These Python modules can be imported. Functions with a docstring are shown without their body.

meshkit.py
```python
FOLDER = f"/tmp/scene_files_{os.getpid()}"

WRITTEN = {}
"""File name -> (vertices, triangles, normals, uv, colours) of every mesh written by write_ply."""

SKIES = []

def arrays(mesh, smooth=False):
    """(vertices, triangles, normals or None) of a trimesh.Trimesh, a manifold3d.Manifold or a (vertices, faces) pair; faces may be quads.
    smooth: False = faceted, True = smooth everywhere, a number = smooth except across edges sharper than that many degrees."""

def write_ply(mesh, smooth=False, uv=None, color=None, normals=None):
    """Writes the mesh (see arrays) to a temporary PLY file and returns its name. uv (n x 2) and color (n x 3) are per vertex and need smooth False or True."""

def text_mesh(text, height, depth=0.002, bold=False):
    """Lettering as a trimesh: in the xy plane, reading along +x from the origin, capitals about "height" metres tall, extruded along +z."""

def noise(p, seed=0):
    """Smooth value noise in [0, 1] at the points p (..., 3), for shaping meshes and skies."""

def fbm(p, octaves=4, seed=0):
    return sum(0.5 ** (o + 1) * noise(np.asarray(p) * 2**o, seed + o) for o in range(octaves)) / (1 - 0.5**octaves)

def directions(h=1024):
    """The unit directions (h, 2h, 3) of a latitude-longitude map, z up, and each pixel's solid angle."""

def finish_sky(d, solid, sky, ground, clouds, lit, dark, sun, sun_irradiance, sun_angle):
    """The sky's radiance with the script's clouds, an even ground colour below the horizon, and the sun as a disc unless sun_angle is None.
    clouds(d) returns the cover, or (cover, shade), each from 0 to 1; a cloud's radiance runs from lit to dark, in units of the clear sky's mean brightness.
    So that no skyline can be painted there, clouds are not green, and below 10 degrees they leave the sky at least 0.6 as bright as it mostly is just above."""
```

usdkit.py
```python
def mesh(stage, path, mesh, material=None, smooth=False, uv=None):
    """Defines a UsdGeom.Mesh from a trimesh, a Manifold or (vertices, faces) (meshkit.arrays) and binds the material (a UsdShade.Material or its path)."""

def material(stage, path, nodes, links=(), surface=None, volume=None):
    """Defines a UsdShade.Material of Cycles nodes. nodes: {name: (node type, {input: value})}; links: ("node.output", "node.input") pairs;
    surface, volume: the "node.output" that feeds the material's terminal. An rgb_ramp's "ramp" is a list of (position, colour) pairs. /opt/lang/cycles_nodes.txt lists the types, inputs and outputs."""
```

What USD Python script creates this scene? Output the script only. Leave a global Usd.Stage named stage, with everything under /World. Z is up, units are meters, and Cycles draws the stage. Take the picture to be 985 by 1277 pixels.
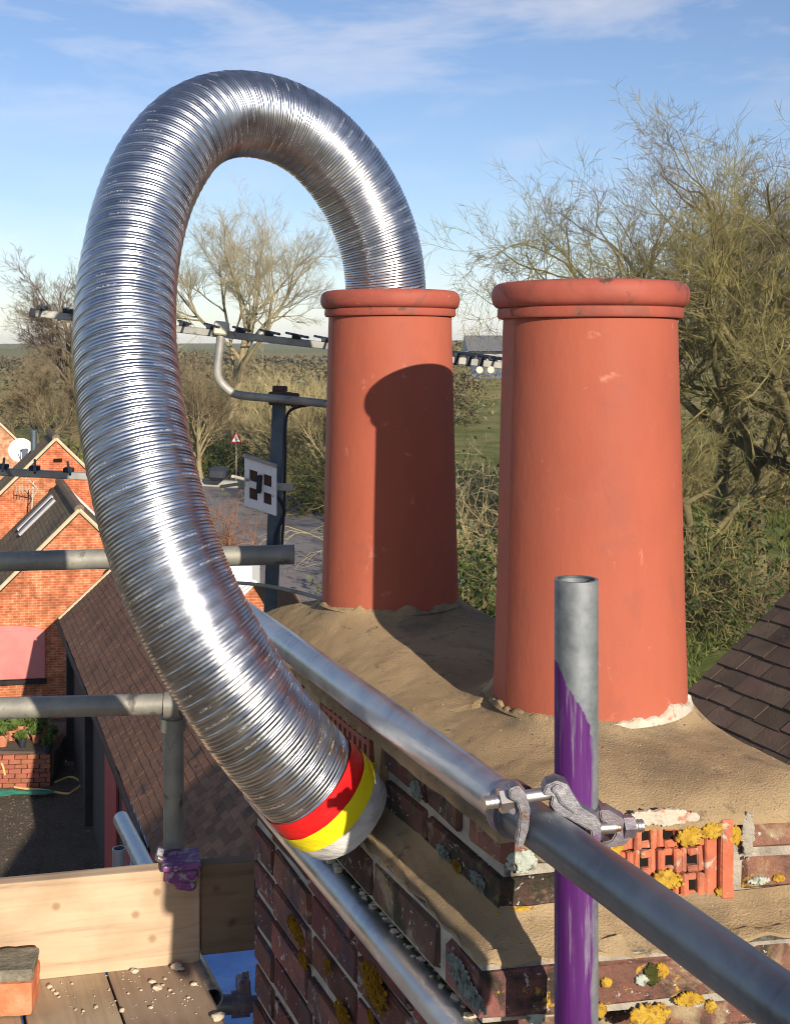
import math, random
import numpy as np, trimesh, usdkit, meshkit
from scipy.interpolate import CubicSpline
from pxr import Usd, UsdGeom, UsdLux, UsdShade, Gf, Sdf

stage = Usd.Stage.CreateInMemory()
UsdGeom.SetStageUpAxis(stage, UsdGeom.Tokens.z)
UsdGeom.SetStageMetersPerUnit(stage, 1.0)
UsdGeom.Xform.Define(stage, '/World')
UsdGeom.Scope.Define(stage, '/World/Looks')
random.seed(7)
rng = np.random.default_rng(7)

# ------------------------------------------------------------------ camera, sky, sun
F, CX, HY = 1500.0, 492.5, 438.0          # focal length in pixels of the photograph, its centre column and its horizon row
cam = UsdGeom.Camera.Define(stage, '/World/camera')
cam.AddRotateXOp().Set(90.0)
cam.CreateHorizontalApertureAttr(36.0)
cam.CreateVerticalApertureAttr(36.0 * 1024 / 789)
cam.CreateFocalLengthAttr(36.0 * F / 985)
cam.CreateVerticalApertureOffsetAttr(-36.0 * (638.5 - HY) / 985)
cam.CreateClippingRangeAttr(Gf.Vec2f(0.05, 6000))
cam.CreateExposureAttr(0.50)

SUN_AZ, SUN_EL = math.radians(24.2), math.radians(19.0)
sx, sy = math.sin(SUN_AZ), -math.cos(SUN_AZ)                # horizontal direction towards the sun: behind the camera, to the right
sun = UsdLux.DistantLight.Define(stage, '/World/sun')
sun.CreateNormalizeAttr(True); sun.CreateIntensityAttr(1.25); sun.CreateAngleAttr(0.5)
sun.CreateColorAttr(Gf.Vec3f(1.0, 0.90, 0.76))
sd = np.array([sx * math.cos(SUN_EL), sy * math.cos(SUN_EL), math.sin(SUN_EL)])
m = Gf.Matrix4d(); m.SetRotate(Gf.Rotation(Gf.Vec3d(0, 0, 1), Gf.Vec3d(*map(float, sd))))
sun.AddTransformOp().Set(m)
sky = UsdLux.DomeLight.Define(stage, '/World/sky')
sky_mat = usdkit.material(stage, '/World/Looks/sky', {
    'sky': ('sky_texture', {'sky_type': 'single_scattering', 'sun_disc': False, 'sun_elevation': SUN_EL, 'sun_rotation': math.atan2(sx, sy), 'air_density': 1.0, 'aerosol_density': 0.1, 'ozone_density': 2.2}),
    'tc': ('texture_coordinate', {}),
    'sep': ('separate_xyz', {}),
    'mp': ('mapping', {'scale': (3.0, 3.0, 13.0), 'rotation': (0.0, 0.10, 0.0), 'location': (7.3, 0.2, 2.1)}),
    'n1': ('noise_texture', {'scale': 1.5, 'detail': 8, 'roughness': 0.6, 'distortion': 0.35}),
    'r1': ('rgb_ramp', {'ramp': [(0.0, (0, 0, 0)), (0.46, (0, 0, 0)), (0.57, (0.45, 0.45, 0.45)), (0.72, (0.9, 0.9, 0.9))]}),
    'mp2': ('mapping', {'scale': (2.0, 2.0, 6.0), 'location': (5.1, 1.0, 0.0)}),
    'n2': ('noise_texture', {'scale': 1.3, 'detail': 6, 'roughness': 0.55}),
    'low': ('map_range', {'from_min': 0.02, 'from_max': 0.20, 'to_min': 0.215, 'to_max': -0.22, 'clamp': True}),
    'lowadd': ('math', {'math_type': 'add'}),
    'lowr': ('rgb_ramp', {'ramp': [(0.0, (0, 0, 0)), (0.52, (0, 0, 0)), (0.85, (0.75, 0.75, 0.75))]}),
    'hi': ('map_range', {'from_min': 0.16, 'from_max': 0.30, 'to_min': 0.15, 'to_max': 1.0, 'clamp': True}),
    'm1': ('math', {'math_type': 'multiply'}),
    'mask': ('math', {'math_type': 'maximum', 'use_clamp': True}),
    'bw': ('rgb_to_bw', {}), 'gm': ('map_range', {'from_min': 0.04, 'from_max': 0.26, 'to_min': 1.0, 'to_max': 1.9, 'clamp': True}), 'g': ('math', {'math_type': 'multiply'}),
    'gb': ('math', {'math_type': 'multiply', 'value2': 1.10}), 'col': ('combine_color', {}),
    'tint': ('mix_color', {'blend_type': 'multiply', 'fac': 1.0, 'use_clamp': False, 'b': (1.06, 1.05, 1.19)}), 'mix': ('mix_color', {'use_clamp': False}),
    'bg': ('background_shader', {'strength': 0.080}),
}, [('tc.generated', 'sep.vector'), ('tc.generated', 'mp.vector'), ('mp.vector', 'n1.vector'), ('n1.fac', 'r1.fac'),
    ('tc.generated', 'mp2.vector'), ('mp2.vector', 'n2.vector'), ('sep.z', 'low.value'), ('low.result', 'lowadd.value1'), ('n2.fac', 'lowadd.value2'), ('lowadd.value', 'lowr.fac'),
    ('sep.z', 'hi.value'), ('r1.color', 'm1.value1'), ('hi.result', 'm1.value2'), ('m1.value', 'mask.value1'), ('lowr.color', 'mask.value2'),
    ('tint.result', 'bw.color'), ('bw.val', 'g.value1'), ('sep.z', 'gm.value'), ('gm.result', 'g.value2'), ('g.value', 'col.r'), ('g.value', 'col.g'), ('gb.value', 'col.b'), ('g.value', 'gb.value1'),
    ('mask.value', 'mix.fac'), ('sky.color', 'tint.a'), ('tint.result', 'mix.a'), ('col.color', 'mix.b'), ('mix.result', 'bg.color')], surface='bg.background')
UsdShade.MaterialBindingAPI.Apply(sky.GetPrim()).Bind(sky_mat)

# ------------------------------------------------------------------ helpers
def at(px, py, Y):
    return np.array([(px - CX) / F * Y, Y, (HY - py) / F * Y])
def atz(px, py, z):
    return at(px, py, z * F / (HY - py))
DD = np.array([-0.3917, 0.92, 0.0])         # direction in which the chimney, the rails and the roofs run
NN = np.array([0.92, 0.3917, 0.0])
EA = math.radians(9.4)
EE = np.array([math.cos(EA), math.sin(EA), 0.0])
ZZ = np.array([0, 0, 1.0])
def ps(p, s, z):
    return NN * p + DD * s + ZZ * z
def on_line(px, p, z):                        # the point at offset p whose column is px
    u = (px - CX) / F
    Y = p / (0.92 * u + 0.3917)
    return np.array([u * Y, Y, z])
def unit(v):
    v = np.asarray(v, float); return v / np.linalg.norm(v)

class MB:
    def __init__(s): s.v, s.f, s.n = [], [], 0
    def add(s, v, f):
        v = np.asarray(v, float); f = np.asarray(f, int)
        s.v.append(v); s.f.append(f + s.n); s.n += len(v); return s
    def tm(s, t): return s.add(t.vertices, t.faces)
    def hexa(s, P):                          # P: 4 bottom corners, 4 top corners
        P = np.asarray(P, float)
        f = [[0,2,1],[0,3,2],[4,5,6],[4,6,7],[0,1,5],[0,5,4],[1,2,6],[1,6,5],[2,3,7],[2,7,6],[3,0,4],[3,4,7]]
        return s.add(P, f)
    def box(s, c, a, b, z):                  # centre and three half vectors
        c, a, b, z = (np.asarray(x, float) for x in (c, a, b, z))
        return s.hexa([c-a-b-z, c+a-b-z, c+a+b-z, c-a+b-z, c-a-b+z, c+a-b+z, c+a+b+z, c-a+b+z])
    def cbox(s, c, a, b, z, bev=0.003, jit=0.0):
        c, a, b, z = (np.asarray(x, float) for x in (c, a, b, z))
        la, lb, lz = (np.linalg.norm(x) for x in (a, b, z))
        pts = CB_SIGN * (1 - CB_IN * np.array([bev / la, bev / lb, bev / lz]))
        if jit: pts = pts + rng.normal(0, 1, pts.shape) * jit / np.array([la, lb, lz])
        return s.add(c + pts[:, :1] * a + pts[:, 1:2] * b + pts[:, 2:] * z, CB_F)
    def tube(s, pts, r, sides=12, cap=True):
        v, f = tube_arr(np.asarray(pts, float), r, sides, cap); return s.add(v, f)
    def quad(s, a, b, c, d): return s.add([a, b, c, d], [[0, 1, 2], [0, 2, 3]])
    def prism(s, poly, d):                   # planar polygon (n x 3, convex or with earcut in its plane) extruded by vector d
        poly = np.asarray(poly, float); n = len(poly); d = np.asarray(d, float)
        f = [[0, i, i + 1] for i in range(1, n - 1)]
        f += [[n, n + i + 1, n + i] for i in range(1, n - 1)]
        for i in range(n):
            j = (i + 1) % n
            f += [[i, n + i, n + j], [i, n + j, j]]
        v = np.vstack([poly, poly + d])
        f = np.array(f)
        nn = np.cross(poly[1] - poly[0], poly[2] - poly[0])
        if np.dot(nn, d) > 0: f = f[:, ::-1]
        return s.add(v, f)
    def ring(s, c, axis, r0, r1, w, sides=28, a0=0.0, a1=2 * math.pi, ref=None):   # flat band round an axis
        axis = unit(axis); ref = unit(np.cross(axis, [0.3, 0.2, 1.0])) if ref is None else unit(ref - axis * np.dot(ref, axis))
        q = np.cross(axis, ref); full = a1 - a0 > 6.28
        t = np.linspace(a0, a1, sides + 1)
        circ = np.cos(t)[:, None] * ref + np.sin(t)[:, None] * q
        c = np.asarray(c, float)
        P = np.stack([c + circ * r0 - axis * w / 2, c + circ * r1 - axis * w / 2, c + circ * r1 + axis * w / 2, c + circ * r0 + axis * w / 2], 1)
        v = P.reshape(-1, 3); f = []
        for i in range(sides):
            for k in range(4):
                a, b = i * 4 + k, i * 4 + (k + 1) % 4
                f += [[a, b, b + 4], [a, b + 4, a + 4]]
        if not full:
            e = sides * 4
            f += [[0, 2, 1], [0, 3, 2], [e, e + 1, e + 2], [e, e + 2, e + 3]]
        return s.add(v, f)
    def mesh(s):
        return trimesh.Trimesh(np.vstack(s.v), np.vstack(s.f), process=False)

_sg = np.array([[x, y, z] for x in (-1, 1) for y in (-1, 1) for z in (-1, 1)], float)
CB_SIGN = np.repeat(_sg, 3, 0)
CB_IN = np.tile(1 - np.eye(3), (8, 1))
_h = trimesh.Trimesh(*(lambda p: (p, trimesh.convex.convex_hull(p).faces))(CB_SIGN * (1 - CB_IN * 0.2)), process=False)
def _hull_faces():
    P = CB_SIGN * (1 - CB_IN * 0.2)
    from scipy.spatial import ConvexHull
    h = ConvexHull(P); out = []
    for simp, eq in zip(h.simplices, h.equations):
        a, b, c = P[simp]
        out.append(simp if np.dot(np.cross(b - a, c - a), eq[:3]) > 0 else simp[::-1])
    return np.array(out)
CB_F = _hull_faces()

def frames(p):
    t = np.gradient(p, axis=0); t /= np.linalg.norm(t, axis=1, keepdims=True) + 1e-12
    a = np.zeros_like(p); a[0] = unit(np.cross(t[0], [0.31, 0.17, 0.93] if abs(t[0][2]) < 0.9 else [1, 0.1, 0]))
    for i in range(1, len(p)):
        x = a[i - 1] - t[i] * np.dot(a[i - 1], t[i]); a[i] = x / np.linalg.norm(x)
    return t, a, np.cross(t, a)
def tube_arr(p, r, sides, cap=True):
    t, a, b = frames(p); n = len(p); r = np.broadcast_to(r, (n,)).astype(float)
    an = np.arange(sides) * 2 * np.pi / sides
    v = (p[:, None] + r[:, None, None] * (np.cos(an)[None, :, None] * a[:, None] + np.sin(an)[None, :, None] * b[:, None])).reshape(-1, 3)
    i, j = np.meshgrid(np.arange(n - 1), np.arange(sides), indexing='ij')
    q = np.stack([i * sides + j, i * sides + (j + 1) % sides, (i + 1) * sides + (j + 1) % sides, (i + 1) * sides + j], -1).reshape(-1, 4)
    f = np.vstack([q[:, [0, 1, 2]], q[:, [0, 2, 3]]])
    if cap:
        v = np.vstack([v, p[:1], p[-1:]]); k = n * sides; s = np.arange(sides); s1 = (s + 1) % sides
        f = np.vstack([f, np.stack([np.full(sides, k), s1, s], 1), np.stack([np.full(sides, k + 1), (n - 1) * sides + s, (n - 1) * sides + s1], 1)])
    return v, f
def tubes_many(P, R, sides=3):               # P: n x k x 3 polylines at once
    n, k, _ = P.shape
    t = np.gradient(P, axis=1); t /= np.linalg.norm(t, axis=2, keepdims=True) + 1e-12
    ref = np.where(np.abs(t[..., 2:]) < 0.85, [0, 0, 1.0], [1.0, 0, 0])
    a = np.cross(t, ref); a /= np.linalg.norm(a, axis=2, keepdims=True) + 1e-12
    b = np.cross(t, a); an = np.arange(sides) * 2 * np.pi / sides
    v = P[:, :, None] + R[:, :, None, None] * (np.cos(an)[None, None, :, None] * a[:, :, None] + np.sin(an)[None, None, :, None] * b[:, :, None])
    i, j = np.meshgrid(np.arange(k - 1), np.arange(sides), indexing='ij')
    q = np.stack([i * sides + j, i * sides + (j + 1) % sides, (i + 1) * sides + (j + 1) % sides, (i + 1) * sides + j], -1).reshape(-1, 4)
    f = np.vstack([q[:, [0, 1, 2]], q[:, [0, 2, 3]]])
    f = (f[None] + (np.arange(n) * k * sides)[:, None, None]).reshape(-1, 3)
    return v.reshape(-1, 3), f

used = {}
def numbered(parent, name):
    k = used.get((parent, name), 0); used[(parent, name)] = k + 1
    return f'{parent}/{name}' if k == 0 else f'{parent}/{name}_{k:03d}'
def path_of(x): return '/World' if x is None else (x if isinstance(x, str) else str(x.GetPath()))
def tag(prim, label=None, cat=None, group=None, kind=None):
    for k, v in (('label', label), ('category', cat), ('group', group), ('kind', kind)):
        if v: prim.SetCustomDataByKey(k, v)
    return prim
def thing(name, label, cat, group=None, kind=None, parent=None):
    x = UsdGeom.Xform.Define(stage, numbered(path_of(parent), name)).GetPrim()
    return tag(x, label, cat, group, kind)
def obj(name, mb, mat, parent=None, smooth=False, uv=None, label=None, cat=None, group=None, kind=None):
    mesh = mb.mesh() if isinstance(mb, MB) else mb
    g = usdkit.mesh(stage, numbered(path_of(parent), name), mesh, MATS[mat], smooth=smooth, uv=uv)
    return tag(g.GetPrim(), label, cat, group, kind)

# ------------------------------------------------------------------ materials
MATS = {}
def ramp(*st): return {'ramp': [(a, c) for a, c in st]}
def noisy(name, stops, scale=8.0, rough=0.75, metallic=0.0, bump=0.0, bscale=None, stretch=(1, 1, 1), detail=6, spots=None, vary=0.0, rrange=None, spec=0.3, distortion=0.0, extra_bump=None, translucent=0.0):
    """Principled surface whose colour runs over `stops` by noise; spots: list of (colour, scale, threshold, softness) laid over it; vary: brightness change from one piece to the next."""
    nd = {'geo': ('geometry', {}), 'mp': ('mapping', {'scale': tuple(stretch)}), 'n': ('noise_texture', {'scale': scale, 'detail': detail, 'roughness': 0.6, 'distortion': distortion}), 'r': ('rgb_ramp', {'ramp': stops}),
          'p': ('principled_bsdf', {'roughness': rough, 'metallic': metallic, 'specular_ior_level': spec})}
    lk = [('geo.position', 'mp.vector'), ('mp.vector', 'n.vector'), ('n.fac', 'r.fac')]
    cur = 'r.color'
    if vary:
        nd['oi'] = ('object_info', {}); nd['vr'] = ('map_range', {'from_min': 0.0, 'from_max': 1.0, 'to_min': 1 - vary, 'to_max': 1 + vary})
        nd['hsv'] = ('hsv', {}); nd['hr'] = ('math', {'math_type': 'multiply_add', 'value2': 7.31, 'value3': 0.0}); nd['fr'] = ('math', {'math_type': 'fraction'}); nd['hu'] = ('map_range', {'to_min': 0.5 - vary * 0.045, 'to_max': 0.5 + vary * 0.045})
        lk += [('oi.random', 'vr.value'), ('vr.result', 'hsv.value'), (cur, 'hsv.color'), ('oi.random', 'hr.value1'), ('hr.value', 'fr.value1'), ('fr.value', 'hu.value'), ('hu.result', 'hsv.hue')]
        cur = 'hsv.color'
    for i, (c, sc, th, so) in enumerate(spots or []):
        nd[f's{i}'] = ('noise_texture', {'scale': sc, 'detail': 5, 'roughness': 0.65, 'distortion': 0.4}); nd[f'sm{i}'] = ('map_range', {'from_min': th, 'from_max': th + so, 'clamp': True})
        nd[f'so{i}'] = ('mapping', {'location': (3.7 * i + 1.3, 1.9 * i, 0.7 * i)}); nd[f'sx{i}'] = ('mix_color', {'b': c})
        lk += [('geo.position', f'so{i}.vector'), (f'so{i}.vector', f's{i}.vector'), (f's{i}.fac', f'sm{i}.value'), (f'sm{i}.result', f'sx{i}.fac'), (cur, f'sx{i}.a')]
        cur = f'sx{i}.result'
    lk.append((cur, 'p.base_color'))
    if rrange:
        nd['rr'] = ('map_range', {'from_min': 0.3, 'from_max': 0.7, 'to_min': rrange[0], 'to_max': rrange[1], 'clamp': True}); lk += [('n.fac', 'rr.value'), ('rr.result', 'p.roughness')]
    if bump:
        nd['bn'] = ('noise_texture', {'scale': bscale or scale * 4, 'detail': 5, 'roughness': 0.65}); nd['b'] = ('bump', {'strength': 1.0, 'distance': bump})
        lk += [('mp.vector', 'bn.vector'), ('bn.fac', 'b.height'), ('b.normal', 'p.normal')]
    out = 'p.BSDF'
    if translucent:
        nd['tl'] = ('translucent_bsdf', {}); nd['mc'] = ('mix_closure', {'fac': translucent}); lk += [(cur, 'tl.color'), ('p.BSDF', 'mc.closure1'), ('tl.BSDF', 'mc.closure2')]; out = 'mc.closure'
    MATS[name] = usdkit.material(stage, '/World/Looks/' + name, nd, lk, surface=out)
def ST(*c): return [(i / (len(c) - 1) * 0.5 + 0.25, x) for i, x in enumerate(c)]

noisy('terracotta', ST((0.27, 0.070, 0.043), (0.35, 0.091, 0.053), (0.40, 0.115, 0.068)), 3.5, 0.6, bump=0.0009, bscale=45, stretch=(1, 1, 0.45), spots=[((0.33, 0.095, 0.060), 5, 0.46, 0.25), ((0.27, 0.085, 0.058), 14, 0.57, 0.25), ((0.50, 0.20, 0.14), 24, 0.64, 0.12), ((0.58, 0.40, 0.32), 95, 0.72, 0.02), ((0.08, 0.04, 0.03), 70, 0.735, 0.02)], spec=0.16, rrange=(0.55, 0.75))
noisy('terracotta_rim', ST((0.23, 0.058, 0.042), (0.32, 0.078, 0.052), (0.37, 0.10, 0.068)), 6.0, 0.6, bump=0.0010, bscale=45, spots=[((0.17, 0.075, 0.055), 12, 0.52, 0.15), ((0.09, 0.05, 0.04), 22, 0.62, 0.08), ((0.55, 0.38, 0.30), 90, 0.73, 0.02)], spec=0.2)
noisy('terracotta_inside', ST((0.10, 0.05, 0.035), (0.18, 0.08, 0.05)), 6.0, 0.9)
noisy('mortar', ST((0.25, 0.175, 0.10), (0.38, 0.27, 0.15), (0.46, 0.34, 0.195)), 6.0, 0.97, bump=0.0030, bscale=320, spots=[((0.20, 0.155, 0.10), 4, 0.50, 0.16), ((0.19, 0.145, 0.095), 34, 0.58, 0.12), ((0.48, 0.42, 0.32), 210, 0.66, 0.04), ((0.07, 0.055, 0.04), 190, 0.67, 0.04)], spec=0.1)
noisy('mortar_joint', ST((0.20, 0.175, 0.14), (0.35, 0.31, 0.25), (0.46, 0.41, 0.33)), 25, 0.95, bump=0.004, bscale=140, spots=[((0.08, 0.07, 0.055), 16, 0.60, 0.1)], spec=0.1)
noisy('mortar_white', ST((0.36, 0.29, 0.21), (0.48, 0.42, 0.33), (0.58, 0.53, 0.44)), 26, 0.95, bump=0.003, bscale=120, spots=[((0.40, 0.20, 0.13), 40, 0.56, 0.08)])
noisy('stack_brick', ST((0.075, 0.036, 0.032), (0.13, 0.052, 0.04), (0.20, 0.072, 0.05)), 14, 0.95, bump=0.006, bscale=90, vary=0.35, spots=[((0.06, 0.045, 0.05), 9, 0.50, 0.15), ((0.30, 0.27, 0.23), 26, 0.60, 0.10), ((0.42, 0.41, 0.40), 75, 0.64, 0.04), ((0.035, 0.035, 0.025), 22, 0.62, 0.08)], spec=0.2)
noisy('old_brick', ST((0.055, 0.038, 0.034), (0.10, 0.05, 0.04), (0.16, 0.07, 0.048)), 16, 0.95, bump=0.008, bscale=60, vary=0.3, spots=[((0.035, 0.032, 0.022), 11, 0.47, 0.12), ((0.10, 0.095, 0.04), 30, 0.60, 0.06), ((0.22, 0.17, 0.115), 13, 0.56, 0.10), ((0.42, 0.42, 0.38), 75, 0.63, 0.03), ((0.40, 0.22, 0.04), 34, 0.67, 0.03)], spec=0.2)
noisy('end_brick', ST((0.10, 0.055, 0.045), (0.17, 0.078, 0.06), (0.26, 0.11, 0.08)), 18, 0.95, bump=0.008, bscale=60, vary=0.25, spots=[((0.045, 0.036, 0.026), 13, 0.50, 0.12), ((0.14, 0.12, 0.05), 30, 0.62, 0.06), ((0.33, 0.25, 0.15), 13, 0.54, 0.12), ((0.44, 0.43, 0.38), 80, 0.64, 0.03), ((0.46, 0.27, 0.03), 40, 0.63, 0.04)], spec=0.2)
noisy('air_brick', ST((0.38, 0.10, 0.055), (0.48, 0.14, 0.075), (0.52, 0.20, 0.12)), 14, 0.8, bump=0.003, bscale=60, spec=0.1, spots=[((0.22, 0.10, 0.07), 11, 0.50, 0.16), ((0.46, 0.37, 0.28), 34, 0.58, 0.08), ((0.52, 0.31, 0.03), 40, 0.64, 0.03)])
noisy('vent_brick', ST((0.26, 0.085, 0.06), (0.36, 0.13, 0.09)), 14, 0.85, bump=0.002, bscale=60)
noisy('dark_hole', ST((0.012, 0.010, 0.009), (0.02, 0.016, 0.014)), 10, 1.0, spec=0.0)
noisy('lichen_yellow', ST((0.30, 0.17, 0.03), (0.43, 0.26, 0.03), (0.50, 0.35, 0.08)), 60, 0.95, bump=0.0015, bscale=300, spec=0.05, spots=[((0.22, 0.12, 0.03), 110, 0.50, 0.12)])
noisy('lichen_orange', ST((0.32, 0.17, 0.02), (0.46, 0.25, 0.02)), 60, 0.95, bump=0.0015, bscale=300, spec=0.05, spots=[((0.16, 0.085, 0.03), 110, 0.50, 0.12)])
noisy('lichen_white', ST((0.30, 0.33, 0.27), (0.48, 0.51, 0.43)), 60, 0.95, bump=0.0015, bscale=300, spec=0.05, spots=[((0.16, 0.16, 0.13), 110, 0.50, 0.12)])
noisy('moss', ST((0.03, 0.035, 0.012), (0.10, 0.10, 0.03)), 60, 1.0, bump=0.006, bscale=150, spec=0.0)
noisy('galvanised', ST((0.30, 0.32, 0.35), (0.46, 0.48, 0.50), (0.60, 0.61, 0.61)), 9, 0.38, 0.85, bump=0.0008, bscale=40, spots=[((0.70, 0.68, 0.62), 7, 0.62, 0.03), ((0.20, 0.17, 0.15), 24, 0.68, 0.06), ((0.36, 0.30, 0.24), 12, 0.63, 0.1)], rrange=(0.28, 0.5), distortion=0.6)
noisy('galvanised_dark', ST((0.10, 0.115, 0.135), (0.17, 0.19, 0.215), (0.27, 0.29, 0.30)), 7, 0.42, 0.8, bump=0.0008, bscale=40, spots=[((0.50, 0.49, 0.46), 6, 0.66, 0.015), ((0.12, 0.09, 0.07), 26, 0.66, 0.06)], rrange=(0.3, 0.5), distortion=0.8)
noisy('galvanised_dull', ST((0.20, 0.19, 0.165), (0.30, 0.285, 0.24), (0.42, 0.40, 0.33)), 10, 0.6, 0.45, bump=0.001, bscale=60, spots=[((0.11, 0.10, 0.09), 14, 0.58, 0.1), ((0.58, 0.55, 0.48), 60, 0.68, 0.04)])
noisy('forged_steel', ST((0.15, 0.14, 0.15), (0.26, 0.245, 0.265), (0.42, 0.40, 0.40)), 55, 0.5, 0.75, bump=0.001, bscale=120, spots=[((0.22, 0.10, 0.26), 22, 0.62, 0.06), ((0.20, 0.13, 0.09), 40, 0.64, 0.06)])
noisy('forged_dark', ST((0.10, 0.085, 0.10), (0.20, 0.17, 0.19), (0.30, 0.27, 0.28)), 40, 0.5, 0.6, bump=0.001, bscale=120, spots=[((0.20, 0.07, 0.25), 22, 0.60, 0.08)])
noisy('clip_purple', ST((0.12, 0.035, 0.13), (0.20, 0.06, 0.20), (0.26, 0.11, 0.25)), 40, 0.6, 0.1, bump=0.002, bscale=80, spots=[((0.36, 0.30, 0.27), 50, 0.53, 0.08), ((0.52, 0.46, 0.40), 90, 0.62, 0.04), ((0.12, 0.07, 0.05), 30, 0.64, 0.06)])
noisy('bolt_steel', ST((0.42, 0.38, 0.35), (0.60, 0.54, 0.50)), 60, 0.38, 0.9, spots=[((0.30, 0.20, 0.14), 50, 0.60, 0.06)])
noisy('tape_red', ST((0.62, 0.010, 0.012), (0.76, 0.016, 0.016)), 12, 0.35, bump=0.0015, bscale=30, stretch=(1, 1, 3))
noisy('tape_yellow', ST((0.78, 0.62, 0.005), (0.86, 0.72, 0.02)), 12, 0.35, bump=0.0015, bscale=30, stretch=(1, 1, 3))
noisy('tape_clear', ST((0.42, 0.41, 0.38), (0.60, 0.58, 0.54), (0.70, 0.67, 0.62)), 22, 0.28, bump=0.003, bscale=45, stretch=(1, 1, 2.5), spec=0.6)
noisy('debris', ST((0.45, 0.36, 0.25), (0.62, 0.52, 0.38)), 80, 0.95, bump=0.002, bscale=150)
noisy('blue_sheet', ST((0.10, 0.24, 0.55), (0.16, 0.34, 0.70), (0.20, 0.40, 0.78)), 7, 0.45, bump=0.006, bscale=14, spots=[((0.05, 0.11, 0.25), 26, 0.66, 0.06)])
noisy('blue_paint', ST((0.20, 0.33, 0.55), (0.30, 0.45, 0.66)), 8, 0.5)
noisy('red_paint', ST((0.20, 0.025, 0.022), (0.27, 0.04, 0.035)), 3, 0.6)
noisy('faded_red', ST((0.46, 0.13, 0.12), (0.56, 0.19, 0.17), (0.60, 0.24, 0.22)), 1.2, 0.6)
noisy('dark_timber', ST((0.012, 0.010, 0.010), (0.03, 0.024, 0.022)), 6, 0.8)
noisy('aerial_grey', ST((0.20, 0.195, 0.18), (0.32, 0.31, 0.28), (0.46, 0.45, 0.40)), 14, 0.55, 0.3, spots=[((0.10, 0.095, 0.09), 20, 0.58, 0.08)])
noisy('aerial_pale', ST((0.48, 0.46, 0.36), (0.62, 0.60, 0.48)), 20, 0.5, 0.2)
noisy('black_plastic', ST((0.012, 0.014, 0.02), (0.035, 0.04, 0.055)), 20, 0.6)
noisy('mast_paint', ST((0.05, 0.075, 0.10), (0.09, 0.12, 0.15), (0.13, 0.15, 0.17)), 16, 0.5, 0.4, spots=[((0.16, 0.09, 0.07), 20, 0.62, 0.08)])
noisy('rusty', ST((0.07, 0.045, 0.04), (0.15, 0.08, 0.06)), 30, 0.8, 0.2)
noisy('white_panel', ST((0.74, 0.74, 0.75), (0.86, 0.86, 0.86)), 12, 0.5, spots=[((0.30, 0.28, 0.25), 30, 0.62, 0.1)])
noisy('white_paint', ST((0.74, 0.74, 0.72), (0.84, 0.84, 0.82)), 3, 0.5)
noisy('bark_pale', ST((0.16, 0.13, 0.075), (0.26, 0.21, 0.115), (0.34, 0.28, 0.155)), 1.2, 0.9, spots=[((0.16, 0.15, 0.05), 0.8, 0.55, 0.12)])
noisy('bark_moss', ST((0.07, 0.056, 0.036), (0.13, 0.108, 0.052), (0.20, 0.175, 0.07)), 1.0, 0.95, spots=[((0.30, 0.29, 0.08), 2.5, 0.62, 0.1)])
noisy('twig_brown', ST((0.085, 0.065, 0.05), (0.14, 0.105, 0.075), (0.19, 0.145, 0.095)), 0.6, 0.95)
noisy('twig_moss', ST((0.095, 0.08, 0.038), (0.165, 0.14, 0.056), (0.28, 0.25, 0.085)), 0.5, 0.95)
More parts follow.
